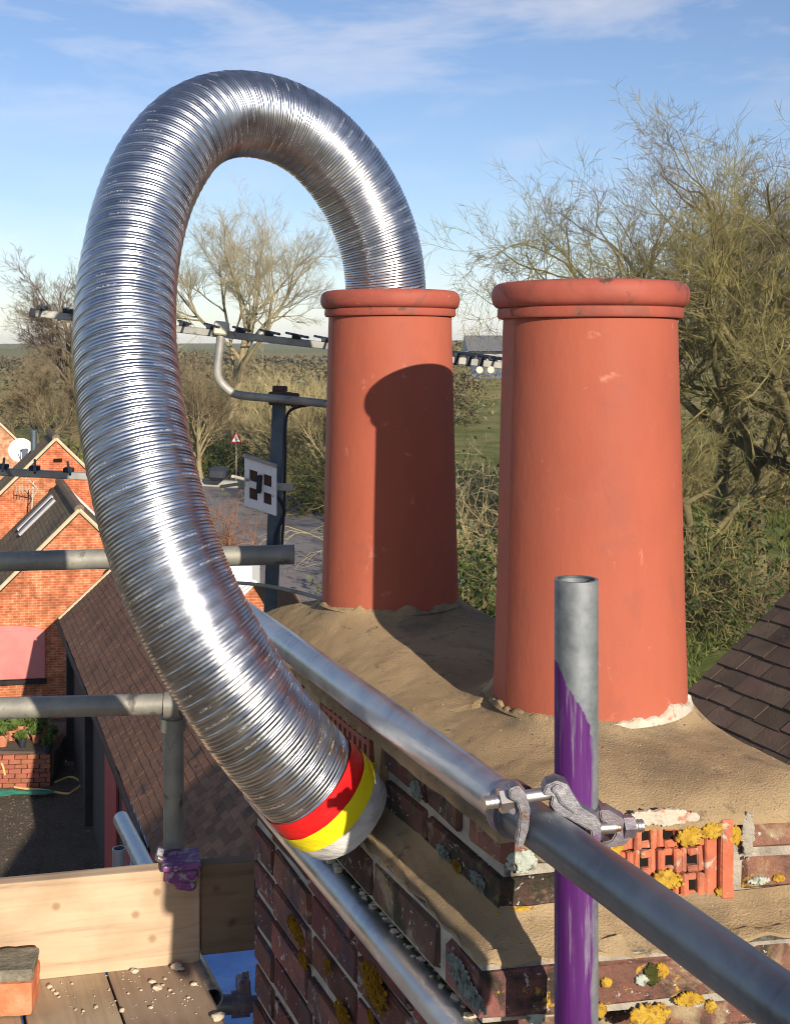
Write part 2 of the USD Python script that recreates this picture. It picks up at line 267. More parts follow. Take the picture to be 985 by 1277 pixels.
noisy('twig_gold', ST((0.20, 0.16, 0.085), (0.32, 0.265, 0.13), (0.42, 0.36, 0.19)), 0.4, 0.95)
noisy('twig_red', ST((0.16, 0.075, 0.04), (0.28, 0.14, 0.07)), 1.0, 0.95)
noisy('twig_grey', ST((0.18, 0.155, 0.095), (0.28, 0.24, 0.14), (0.38, 0.33, 0.19)), 0.4, 0.95)
noisy('scrub', ST((0.10, 0.075, 0.045), (0.18, 0.14, 0.08), (0.28, 0.22, 0.12)), 0.8, 0.95)
noisy('leaf_ivy', ST((0.018, 0.035, 0.010), (0.045, 0.075, 0.018), (0.10, 0.12, 0.025)), 1.6, 0.5, translucent=0.25)
noisy('leaf_lime', ST((0.10, 0.16, 0.015), (0.20, 0.26, 0.03)), 2.0, 0.6, translucent=0.3)
noisy('leaf_plant', ST((0.06, 0.11, 0.02), (0.16, 0.22, 0.05)), 8.0, 0.6, translucent=0.3)
noisy('leaf_hedge', ST((0.09, 0.075, 0.04), (0.17, 0.14, 0.07), (0.25, 0.20, 0.10)), 0.9, 0.9, translucent=0.2)
noisy('clay_pot', ST((0.40, 0.15, 0.08), (0.52, 0.22, 0.12)), 6.0, 0.85)
noisy('asphalt', ST((0.20, 0.175, 0.165), (0.27, 0.235, 0.22)), 0.7, 0.85, bump=0.004, bscale=30)
noisy('pavement', ST((0.13, 0.115, 0.115), (0.19, 0.165, 0.16)), 0.8, 0.9)
noisy('gravel', ST((0.085, 0.064, 0.045), (0.145, 0.11, 0.078)), 1.5, 0.95, bump=0.03, bscale=14, spots=[((0.24, 0.20, 0.16), 12, 0.62, 0.08), ((0.05, 0.04, 0.035), 9, 0.60, 0.1)])
noisy('hose', ST((0.62, 0.40, 0.14), (0.72, 0.50, 0.20)), 3, 0.5)
noisy('green_sheet', ST((0.03, 0.22, 0.14), (0.06, 0.30, 0.20)), 5, 0.5)
noisy('lead', ST((0.33, 0.33, 0.34), (0.48, 0.48, 0.48)), 2, 0.6, 0.2)
noisy('verge_mortar', ST((0.46, 0.37, 0.23), (0.60, 0.50, 0.34)), 5, 0.9)
noisy('clay_tile', ST((0.13, 0.068, 0.042), (0.21, 0.11, 0.064), (0.28, 0.15, 0.09)), 2.5, 0.85, vary=0.28, bump=0.002, bscale=40, spots=[((0.20, 0.14, 0.09), 6, 0.64, 0.08), ((0.05, 0.035, 0.035), 3, 0.58, 0.12)])
noisy('clay_tile_red', ST((0.26, 0.085, 0.05), (0.38, 0.13, 0.075)), 4, 0.85, vary=0.2)
noisy('main_tile', ST((0.065, 0.042, 0.030), (0.115, 0.073, 0.050), (0.17, 0.105, 0.072)), 4.0, 0.8, vary=0.3, bump=0.003, bscale=60, spots=[((0.20, 0.15, 0.09), 14, 0.66, 0.06)])
noisy('brown_tile_far', ST((0.11, 0.075, 0.045), (0.17, 0.12, 0.075), (0.22, 0.16, 0.10)), 1.5, 0.9, vary=0.2, spots=[((0.07, 0.05, 0.035), 1.2, 0.55, 0.2)])
noisy('barn_grey', ST((0.30, 0.31, 0.33), (0.38, 0.39, 0.41)), 0.2, 0.7)
noisy('barn_roof', ST((0.16, 0.16, 0.165), (0.20, 0.20, 0.205)), 0.2, 0.7)
noisy('barn_blue', ST((0.07, 0.09, 0.13), (0.10, 0.12, 0.17)), 0.2, 0.7)
noisy('sign_red', ST((0.50, 0.02, 0.02), (0.56, 0.03, 0.03)), 3, 0.5)
noisy('sheep_wool', ST((0.6, 0.56, 0.48), (0.75, 0.72, 0.64)), 3, 0.9)

# far brickwork (bricks of 2 to 3 pixels): a pattern in the material
def far_brick(name, c1, c2, mo):
    MATS[name] = usdkit.material(stage, '/World/Looks/' + name, {
        'geo': ('geometry', {}), 'dot': ('vector_math', {'math_type': 'dot_product', 'vector2': tuple(EE)}), 'sep': ('separate_xyz', {}), 'cmb': ('combine_xyz', {}),
        'br': ('brick_texture', {'scale': 1.0, 'brick_width': 0.17, 'row_height': 0.056, 'mortar_size': 0.0065, 'mortar_smooth': 0.3, 'color1': c1, 'color2': c2, 'mortar': mo, 'bias': -0.1}),
        'n': ('noise_texture', {'scale': 1.6, 'detail': 6}), 'r': ('rgb_ramp', {'ramp': [(0.3, (0.72, 0.70, 0.70)), (0.55, (1.0, 1.0, 1.0)), (0.75, (1.18, 1.2, 1.2))]}),
        'n2': ('noise_texture', {'scale': 7.0, 'detail': 3}), 'r2': ('rgb_ramp', {'ramp': [(0.32, (0.74, 0.70, 0.70)), (0.5, (1, 1, 1)), (0.66, (1.3, 1.45, 1.6))]}),
        'mu': ('mix_color', {'blend_type': 'multiply', 'fac': 1.0}), 'mu2': ('mix_color', {'blend_type': 'multiply', 'fac': 1.0, 'use_clamp': False}),
        'p': ('principled_bsdf', {'roughness': 0.9, 'specular_ior_level': 0.15})},
        [('geo.position', 'dot.vector1'), ('geo.position', 'sep.vector'), ('dot.value', 'cmb.x'), ('sep.z', 'cmb.y'), ('cmb.vector', 'br.vector'), ('geo.position', 'n.vector'), ('n.fac', 'r.fac'), ('geo.position', 'n2.vector'), ('n2.fac', 'r2.fac'),
         ('br.color', 'mu.a'), ('r.color', 'mu.b'), ('mu.result', 'mu2.a'), ('r2.color', 'mu2.b'), ('mu2.result', 'p.base_color')], surface='p.BSDF')
far_brick('gable_brick', (0.46, 0.135, 0.055), (0.36, 0.095, 0.042), (0.46, 0.25, 0.14))
far_brick('tan_brick', (0.50, 0.24, 0.12), (0.44, 0.20, 0.10), (0.46, 0.30, 0.20))

# ground and far fields
MATS['field'] = usdkit.material(stage, '/World/Looks/field', {
    'geo': ('geometry', {}), 'n': ('noise_texture', {'scale': 0.35, 'detail': 8, 'roughness': 0.7}), 'r': ('rgb_ramp', {'ramp': [(0.3, (0.08, 0.095, 0.036)), (0.46, (0.14, 0.15, 0.062)), (0.56, (0.21, 0.185, 0.10)), (0.7, (0.25, 0.20, 0.12))]}),
    'v': ('voronoi_texture', {'scale': 0.006, 'randomness': 0.9}), 'vr': ('rgb_ramp', {'ramp': [(0.0, (0.9, 1.0, 0.7)), (0.3, (1.5, 1.4, 1.1)), (0.6, (1.6, 1.3, 1.1)), (0.85, (1.2, 1.25, 0.9))]}),
    'sp': ('separate_color', {}), 'mu': ('mix_color', {'blend_type': 'multiply', 'fac': 0.9, 'use_clamp': False}),
    'bn': ('noise_texture', {'scale': 4.0, 'detail': 6, 'roughness': 0.7}), 'b': ('bump', {'distance': 0.12}),
    'p': ('principled_bsdf', {'roughness': 0.95, 'specular_ior_level': 0.05})},
    [('geo.position', 'n.vector'), ('n.fac', 'r.fac'), ('geo.position', 'v.vector'), ('v.color', 'sp.color'), ('sp.r', 'vr.fac'), ('r.color', 'mu.a'), ('vr.color', 'mu.b'), ('mu.result', 'p.base_color'), ('geo.position', 'bn.vector'), ('bn.fac', 'b.height'), ('b.normal', 'p.normal')], surface='p.BSDF')

# corrugated aluminium with rows of tiny printing (too small to read in the photograph): st = (turns round the duct, windings along it)
MATS['duct_metal'] = usdkit.material(stage, '/World/Looks/duct_metal', {
    'uv': ('uvmap', {'attribute': 'st'}), 'sp': ('separate_xyz', {}),
    'fr': ('math', {'math_type': 'fraction'}), 'fl': ('math', {'math_type': 'floor'}),
    'b0': ('math', {'math_type': 'greater_than', 'value2': 0.56}), 'b1': ('math', {'math_type': 'less_than', 'value2': 0.70}), 'band': ('math', {'math_type': 'multiply'}),
    'fu': ('math', {'math_type': 'multiply', 'value2': 0.137}), 'u2': ('math', {'math_type': 'multiply_add', 'value2': 4.0}), 'uf': ('math', {'math_type': 'fraction'}),
    'alt': ('math', {'math_type': 'modulo', 'value2': 2.0}), 'len': ('math', {'math_type': 'multiply_add', 'value2': -0.22, 'value3': 0.40}), 'w': ('math', {'math_type': 'less_than'}),
    'cmb': ('combine_xyz', {}), 'cu': ('math', {'math_type': 'multiply', 'value2': 260.0}), 'cv': ('math', {'math_type': 'multiply', 'value2': 9.0}),
    'gl': ('noise_texture', {'scale': 1.0, 'detail': 1.0}), 'g': ('math', {'math_type': 'greater_than', 'value2': 0.53}),
    'pm': ('math', {'math_type': 'multiply'}), 'pm2': ('math', {'math_type': 'multiply'}), 'pm3': ('math', {'math_type': 'multiply', 'value2': 0.28}),
    'geo': ('geometry', {}), 'n': ('noise_texture', {'scale': 22, 'detail': 5}), 'r': ('rgb_ramp', {'ramp': [(0.3, (0.45, 0.455, 0.475)), (0.6, (0.57, 0.575, 0.595)), (0.8, (0.63, 0.63, 0.635))]}),
    'rr': ('map_range', {'from_min': 0.3, 'from_max': 0.75, 'to_min': 0.23, 'to_max': 0.34, 'clamp': True}),
    'p': ('principled_bsdf', {'metallic': 1.0}), 'pr': ('principled_bsdf', {'base_color': (0.85, 0.85, 0.84), 'roughness': 0.5}), 'mc': ('mix_closure', {})},
    [('uv.UV', 'sp.vector'), ('sp.y', 'fr.value1'), ('sp.y', 'fl.value1'), ('fr.value', 'b0.value1'), ('fr.value', 'b1.value1'), ('b0.value', 'band.value1'), ('b1.value', 'band.value2'),
     ('fl.value', 'fu.value1'), ('sp.x', 'u2.value1'), ('fu.value', 'u2.value3'), ('u2.value', 'uf.value1'), ('fl.value', 'alt.value1'), ('alt.value', 'len.value1'), ('uf.value', 'w.value1'), ('len.value', 'w.value2'),
     ('sp.x', 'cu.value1'), ('sp.y', 'cv.value1'), ('cu.value', 'cmb.x'), ('cv.value', 'cmb.y'), ('cmb.vector', 'gl.vector'), ('gl.fac', 'g.value1'),
     ('band.value', 'pm.value1'), ('w.value', 'pm.value2'), ('pm.value', 'pm2.value1'), ('g.value', 'pm2.value2'), ('pm2.value', 'pm3.value1'), ('pm3.value', 'mc.fac'),
     ('geo.position', 'n.vector'), ('n.fac', 'r.fac'), ('r.color', 'p.base_color'), ('n.fac', 'rr.value'), ('rr.result', 'p.roughness'), ('p.BSDF', 'mc.closure1'), ('pr.BSDF', 'mc.closure2')], surface='mc.closure')

# purple painted standard: worn paint over galvanised steel
MATS['purple_tube'] = usdkit.material(stage, '/World/Looks/purple_tube', {
    'geo': ('geometry', {}), 'sep': ('separate_xyz', {}),
    'n0': ('noise_texture', {'scale': 14, 'detail': 5}), 'edge': ('math', {'math_type': 'multiply_add', 'value2': 0.12}), 'xs': ('math', {'math_type': 'multiply_add', 'value2': 1.25}), 'top': ('map_range', {'from_min': -0.076, 'from_max': -0.080, 'clamp': True}),
    'mp': ('mapping', {'scale': (110, 110, 7)}), 'n1': ('noise_texture', {'scale': 1.0, 'detail': 6, 'roughness': 0.65}), 'sc': ('map_range', {'from_min': 0.58, 'from_max': 0.66, 'to_min': 1.0, 'to_max': 0.55, 'clamp': True}),
    'n2': ('noise_texture', {'scale': 26, 'detail': 6, 'roughness': 0.7}), 'sc2': ('map_range', {'from_min': 0.66, 'from_max': 0.70, 'to_min': 1.0, 'to_max': 0.15, 'clamp': True}),
    'xe': ('map_range', {'from_min': 0.219, 'from_max': 0.2245, 'to_min': 1.0, 'to_max': 0.0, 'clamp': True}), 'xn': ('math', {'math_type': 'multiply_add', 'value2': 0.012}),
    'a': ('math', {'math_type': 'multiply'}), 'b': ('math', {'math_type': 'multiply'}), 'c': ('math', {'math_type': 'multiply'}),
    'r': ('rgb_ramp', {'ramp': [(0.3, (0.055, 0.007, 0.085)), (0.5, (0.075, 0.010, 0.11)), (0.62, (0.10, 0.022, 0.135)), (0.75, (0.16, 0.07, 0.19))]}),
    'rg': ('rgb_ramp', {'ramp': [(0.3, (0.14, 0.155, 0.17)), (0.5, (0.23, 0.25, 0.26)), (0.7, (0.33, 0.33, 0.32))]}),
    'mx': ('mix_color', {}), 'me': ('map_range', {'to_min': 0.6, 'to_max': 0.0}), 'p': ('principled_bsdf', {'roughness': 0.62, 'specular_ior_level': 0.3})},
    [('geo.position', 'sep.vector'), ('geo.position', 'n0.vector'), ('n0.fac', 'edge.value1'), ('sep.z', 'edge.value3'), ('sep.x', 'xs.value1'), ('edge.value', 'xs.value3'), ('xs.value', 'top.value'),
     ('geo.position', 'mp.vector'), ('mp.vector', 'n1.vector'), ('n1.fac', 'sc.value'), ('geo.position', 'n2.vector'), ('n2.fac', 'sc2.value'), ('n0.fac', 'xn.value1'), ('sep.x', 'xn.value3'), ('xn.value', 'xe.value'),
     ('top.result', 'a.value1'), ('sc.result', 'a.value2'), ('a.value', 'b.value1'), ('sc2.result', 'b.value2'), ('b.value', 'c.value1'), ('xe.result', 'c.value2'),
     ('n1.fac', 'r.fac'), ('n2.fac', 'rg.fac'), ('rg.color', 'mx.a'), ('r.color', 'mx.b'), ('c.value', 'mx.fac'), ('c.value', 'me.value'), ('me.result', 'p.metallic'), ('mx.result', 'p.base_color')], surface='p.BSDF')

def wood(name, c, along, knots=(), fac=1.0):
    """Sawn timber: grain streaks along the direction `along`, knots at given points."""
    a = unit(along); b = unit(np.cross(ZZ, a)) if abs(a[2]) < 0.9 else np.array([1.0, 0, 0]); d = np.cross(a, b)
    nd = {'geo': ('geometry', {}), 'da': ('vector_math', {'math_type': 'dot_product', 'vector2': tuple(a * 2.2)}), 'db': ('vector_math', {'math_type': 'dot_product', 'vector2': tuple(b * 30)}), 'dc': ('vector_math', {'math_type': 'dot_product', 'vector2': tuple(d * 30)}), 'cmb': ('combine_xyz', {}),
          'n': ('noise_texture', {'scale': 1.0, 'detail': 7, 'roughness': 0.6, 'distortion': 1.2}), 'r': ('rgb_ramp', {'ramp': [(0.28, tuple(np.array(c) * 0.62)), (0.42, tuple(np.array(c) * 0.9)), (0.5, tuple(c)), (0.72, tuple(np.array(c) * 1.12))]}),
          'n2': ('noise_texture', {'scale': 6, 'detail': 5}), 'r2': ('rgb_ramp', {'ramp': [(0.35, (0.72, 0.68, 0.64)), (0.6, (1, 1, 1))]}), 'mu': ('mix_color', {'blend_type': 'multiply', 'fac': 0.8}),
          'b': ('bump', {'distance': 0.0012}), 'p': ('principled_bsdf', {'roughness': 0.8, 'specular_ior_level': 0.2})}
    lk = [('geo.position', 'da.vector1'), ('geo.position', 'db.vector1'), ('geo.position', 'dc.vector1'), ('da.value', 'cmb.x'), ('db.value', 'cmb.y'), ('dc.value', 'cmb.z'), ('cmb.vector', 'n.vector'), ('n.fac', 'r.fac'), ('geo.position', 'n2.vector'), ('n2.fac', 'r2.fac'), ('r.color', 'mu.a'), ('r2.color', 'mu.b'), ('n.fac', 'b.height'), ('b.normal', 'p.normal')]
    cur = 'mu.result'
    for i, k in enumerate(knots):
        nd[f'k{i}'] = ('vector_math', {'math_type': 'distance', 'vector2': tuple(k)}); nd[f'kr{i}'] = ('map_range', {'from_min': 0.005, 'from_max': 0.012, 'to_min': 0.55, 'to_max': 0.0, 'clamp': True}); nd[f'km{i}'] = ('mix_color', {'b': tuple(np.array(c) * np.array([0.36, 0.27, 0.2]))})
        lk += [('geo.position', f'k{i}.vector1'), (f'k{i}.value', f'kr{i}.value'), (f'kr{i}.result', f'km{i}.fac'), (cur, f'km{i}.a')]; cur = f'km{i}.result'
    lk.append((cur, 'p.base_color'))
    MATS[name] = usdkit.material(stage, '/World/Looks/' + name, nd, lk, surface='p.BSDF')

# ------------------------------------------------------------------ ground
GZ = -8.0
def sst(x): x = np.clip(x, 0, 1); return x * x * (3 - 2 * x)
def terrain(X, Y):
    X, Y = np.asarray(X, float), np.asarray(Y, float)
    z = GZ + 4.6 * sst((Y - 85) / 80) * sst((X + 6) / 16) + 1.2 * sst((Y - 120) / 200) * (1 - sst((X + 6) / 16))
    r = np.hypot(X, Y)
    z = z + 11.0 * sst((r - 350) / 900) + 12 * sst((r - 1100) / 1200) * (0.35 + 0.9 * meshkit.fbm(np.stack([X / 420, Y / 420, 0 * X], -1), 3, 5))
    return z + 0.5 * sst((r - 60) / 100) * (meshkit.fbm(np.stack([X / 30, Y / 30, 0 * X], -1), 3, 2) - 0.5)
k = np.sinh(np.linspace(-6.2, 6.2, 181)) / math.sinh(6.2) * 3200
gx, gy = np.meshgrid(k, k, indexing='ij'); gz = terrain(gx, gy)
n = len(k); ii, jj = np.meshgrid(np.arange(n - 1), np.arange(n - 1), indexing='ij')
q = np.stack([ii * n + jj, (ii + 1) * n + jj, (ii + 1) * n + jj + 1, ii * n + jj + 1], -1).reshape(-1, 4)
obj('ground', (np.stack([gx, gy, gz], -1).reshape(-1, 3), q), 'field', smooth=True, label='rough winter grass and far fields rising to low hills', cat='ground', kind='structure')

def strip(pts_l, pts_r, z):
    mb = MB()
    for i in range(len(pts_l) - 1):
        a, b, c, d = pts_l[i], pts_r[i], pts_r[i + 1], pts_l[i + 1]
        mb.quad([*a[:2], z], [*b[:2], z], [*c[:2], z], [*d[:2], z])
    return mb
cl = CubicSpline([0, 1, 2, 3, 4, 5], np.array([[3.4, 14], [0.2, 30], [-4.0, 44], [-8.2, 60], [-12.6, 78], [-24, 98]]))(np.linspace(0, 5, 40))
tg = np.gradient(cl, axis=0); tg /= np.linalg.norm(tg, axis=1, keepdims=True); nr = np.stack([tg[:, 1], -tg[:, 0]], 1)
obj('road', strip(cl - nr * 2.6, cl + nr * 4.2, GZ + 0.010), 'asphalt', label='narrow tarmac lane curving away behind the chimney pots', cat='road', kind='structure')
obj('footpath', strip(cl - nr * 6.6, cl - nr * 2.75, GZ + 0.005), 'pavement', label='grey tarmac forecourt along the lane', cat='pavement', kind='structure')
mb = MB()
for i in range(len(cl) - 1):
    a, b = cl[i] - nr[i] * 2.75, cl[i] - nr[i] * 2.61; c, d = cl[i + 1] - nr[i + 1] * 2.61, cl[i + 1] - nr[i + 1] * 2.75
    mb.hexa([[*a, GZ], [*b, GZ], [*c, GZ], [*d, GZ], [*a, GZ + 0.1], [*b, GZ + 0.1], [*c, GZ + 0.1], [*d, GZ + 0.1]])
obj('kerb', mb, 'mortar_joint', label='pale concrete kerb between the lane and the forecourt', cat='kerb', kind='structure')
mb = MB()
Y0, Y1 = 5.0, 31.0
mb.quad([-45, -25, GZ + 0.008], [14, -25, GZ + 0.008], [5.5 - Y1 * .43, Y1, GZ + 0.008], [-45, Y1, GZ + 0.008])
obj('yard', mb, 'gravel', label='dark gravel yard between the chimney and the brick outbuildings', cat='yard', kind='structure')

# ------------------------------------------------------------------ chimney stack
stack = thing('chimney_stack', 'old brick chimney stack with a broad mortar cap carrying two red pots', 'chimney')
TIERS = []                                     # near left corner, width along EE, far s, z bottom, z top
A_up = on_line(625, 0.71, 0.0); A_led = on_line(598, 0.65, 0.0); A_sh = on_line(606, 0.685, 0.0)
ZE, ZT, ZL, ZLB = -0.600, -0.705, -0.731, -0.800
def sof(P): return float(np.dot(P, DD))
def stp(A, a, b, z):                            # a along EE from the left face, b along DD from the end face
    return A[:3] * [1, 1, 0] + EE * a + DD * b + ZZ * z
def clip_away(x, l, ranges):
    for x0, x1 in ranges:
        if x0 <= x and x + l <= x1: return x, 0.0
        if x < x0 < x + l: l = x0 - x
        elif x < x1 < x + l: l, x = x + l - x1, x1
    return x, l
def lay(A, W, L, z0, z1, rows, blen, mat_left, mat_end, skip_left=(), skip_end=(), off=0.0, rough=0.0012):
    ch = (z1 - z0) / rows; j = 0.0064
    for r in range(rows):
        zc = z0 + (r + 0.5) * ch; hz = ch / 2 - j
        corner_left = (r + int(off * 2)) % 2 == 0
        # left face
        b = 0.0 if corner_left else 0.103 + 2 * j
        first = True; odd = (r % 2)
        while b < L - 0.02:
            l = blen if not (first and odd) else blen * 0.5
            first = False
            l = min(l * rng.uniform(0.96, 1.03), L - b); b_next = b + l; b, l = clip_away(b, l, skip_left)
            if l > 0.03:
                out = max(rng.normal(0.0006, 0.0022), -0.002); dep = 0.05
                if b < 0.001: b, l = b - j - 0.001, l + j + 0.001
                c = stp(A, dep - out, b + l / 2, zc + rng.normal(0, 0.001))
                m_ = MB().cbox(c, EE * dep, DD * (l / 2 - j), ZZ * hz, 0.004, rough)
                obj('brick', m_, mat_left, stack)
            b = b_next
        a = 0.0 if not corner_left else 0.103 + 2 * j
        first = True
        while a < W - 0.02:
            l = blen if not (first and not odd) else blen * 0.5
            first = False
            l = min(l * rng.uniform(0.96, 1.03), W - a); a_next = a + l; a, l = clip_away(a, l, skip_end)
            if l > 0.03:
                out = max(rng.normal(0.0006, 0.002), -0.002)
                if a < 0.001: a, l = a - j - 0.001, l + j + 0.001
                c = stp(A, a + l / 2, 0.05 - out, zc)
                obj('brick', MB().cbox(c, EE * (l / 2 - j), DD * 0.05, ZZ * hz, 0.005, rough), mat_end, stack)
            a = a_next
def core(A, W, L, z0, z1, inset=0.0065):
    P = [stp(A, inset, inset, z0), stp(A, W - inset, inset, z0), stp(A, W - inset, L - inset, z0), stp(A, inset, L - inset, z0)]
    return MB().hexa(P + [p + ZZ * (z1 - z0) for p in P])
S_FAR = 2.50
W_UP, L_UP = 0.50, S_FAR - sof(A_up)
W_LED, L_LED = 0.60, 2.46 - sof(A_led)
W_SH, L_SH = 0.52, 2.335 - sof(A_sh)
obj('mortar_joint', core(A_up, W_UP, L_UP, ZT - 0.01, ZE), 'mortar_joint', stack)
obj('mortar_joint', core(A_led, W_LED, L_LED, ZLB, ZL), 'mortar_joint', stack)
obj('mortar_joint', core(A_sh, W_SH, L_SH, -3.6, ZLB + 0.002), 'mortar_joint', stack)
# vent in the left face: columns 405 to 463
v0, v1 = on_line(463.5, 0.71, 0), on_line(404.5, 0.71, 0)
vb0, vb1 = sof(v0) - sof(A_up), sof(v1) - sof(A_up)
a_l, a_r = 0.090, 0.3045                         # air brick in the end face
lay(A_up, W_UP, L_UP, ZT, ZE + 0.004, 2, 0.225, 'old_brick', 'end_brick', skip_left=[(vb0 - 0.05, vb1 + 0.12)], skip_end=[(a_l - 0.004, a_r + 0.012)], rough=0.0018)
for b0, b1 in ((vb0 - 0.048, vb0 - 0.004), (vb1 + 0.004, vb1 + 0.116)):   # mortar either side of the vent
    obj('mortar_patch', MB().cbox(stp(A_up, 0.049, (b0 + b1) / 2, (ZT + ZE) / 2), EE * 0.05, DD * (b1 - b0) / 2, ZZ * 0.05, 0.006, 0.003), 'mortar', stack)
lay(A_led, W_LED, L_LED, ZLB, ZL, 1, 0.225, 'old_brick', 'end_brick', off=0.5, rough=0.0018)
nrow = 18
lay(A_sh, W_SH, L_SH, ZLB - nrow * 0.0700, ZLB, nrow, 0.222, 'stack_brick', 'end_brick', rough=0.0016)
# perforated vent brick
vent = obj('vent', MB().box(stp(A_up, 0.045, (vb0 + vb1) / 2, -0.6205), EE * 0.03, DD * (vb1 - vb0) / 2, ZZ * 0.02), 'dark_hole', stack, label='small red vent brick with two rows of square holes under the rail')
vz0, vz1 = -0.648, -0.5955
def bar(mb, b0, b1, z0, z1, d=0.0, th=0.012):
    mb.box(stp(A_up, th - 0.004 - d, (b0 + b1) / 2, (z0 + z1) / 2), EE * th, DD * (b1 - b0) / 2, ZZ * (z1 - z0) / 2)
mb = MB(); nh = 9; pw = (vb1 - vb0 - 0.016) / nh
for z0, z1 in ((vz0, vz0 + 0.007), ((vz0 + vz1) / 2 - 0.004, (vz0 + vz1) / 2 + 0.004), (vz1 - 0.007, vz1)): bar(mb, vb0, vb1, z0, z1)
for i in range(nh + 1):
    b = vb0 + 0.008 + i * pw; bar(mb, b - pw * 0.26, b + pw * 0.26, vz0 + 0.001, vz1 - 0.001, -0.0007)
obj('grille', mb, 'vent_brick', vent)
obj('mortar_patch', MB().cbox(stp(A_up, 0.048, (vb0 + vb1) / 2, (ZT + vz0) / 2), EE * 0.05, DD * (vb1 - vb0) / 2, ZZ * (vz0 - ZT) / 2, 0.004, 0.002), 'mortar', stack)

# terracotta air brick in the end face
AX = A_up
def eb(mb, a0, a1, z0, z1, d0, d1, bev=0.002):      # block on the end face: d is how far it stands out
    mb.cbox(stp(AX, (a0 + a1) / 2, -(d0 + d1) / 2, (z0 + z1) / 2), EE * (a1 - a0) / 2, DD * abs(d1 - d0) / 2, ZZ * (z1 - z0) / 2, bev, 0.0006)
az0, az1 = -0.703, -0.602
ab = obj('air_brick', MB().box(stp(AX, (a_l + a_r) / 2, 0.0345, (az0 + az1) / 2), EE * (a_r - a_l) / 2, DD * 0.03, ZZ * (az1 - az0) / 2), 'dark_hole', stack, label='orange terracotta air brick with a woven lattice, spotted with yellow lichen')
cols, rows_ = 5, 3
for f0_, f1_, st_ in ((a_r - 0.018, a_r, 0.008), (a_r - 0.036, a_r - 0.021, 0.003), (a_l, a_l + 0.02, 0.006)):
    mbf = MB(); eb(mbf, f0_, f1_, az0, az1, -0.02, st_); obj('rib', mbf, 'air_brick', ab)
x0, x1 = a_l + 0.02, a_r - 0.036
cw = (x1 - x0) / cols; rh = (az1 - az0) / rows_
for c_ in range(cols):
    for r_ in range(rows_):
        mbx = MB(); xc = x0 + (c_ + 0.5) * cw; zc = az0 + (r_ + 0.5) * rh; hs = 0.0062
        up = (c_ + r_) % 2 == 0
        dv, dh = (0.0026, -0.0008) if up else (-0.0008, 0.0026)
        xa, xb, za, zb = xc - cw / 2, xc + cw / 2, zc - rh / 2, zc + rh / 2
        ov = 0.0006
        eb(mbx, xa + ov, xc - hs, za + ov, zb - ov, -0.02, dv); eb(mbx, xc + hs, xb - ov, za + ov, zb - ov, -0.02, dv)
        eb(mbx, xc - hs - ov, xc + hs + ov, za + 2 * ov, zc - hs, -0.019, dh); eb(mbx, xc - hs - ov, xc + hs + ov, zc + hs, zb - 2 * ov, -0.019, dh)
        obj('lattice_block', mbx, 'air_brick', ab)

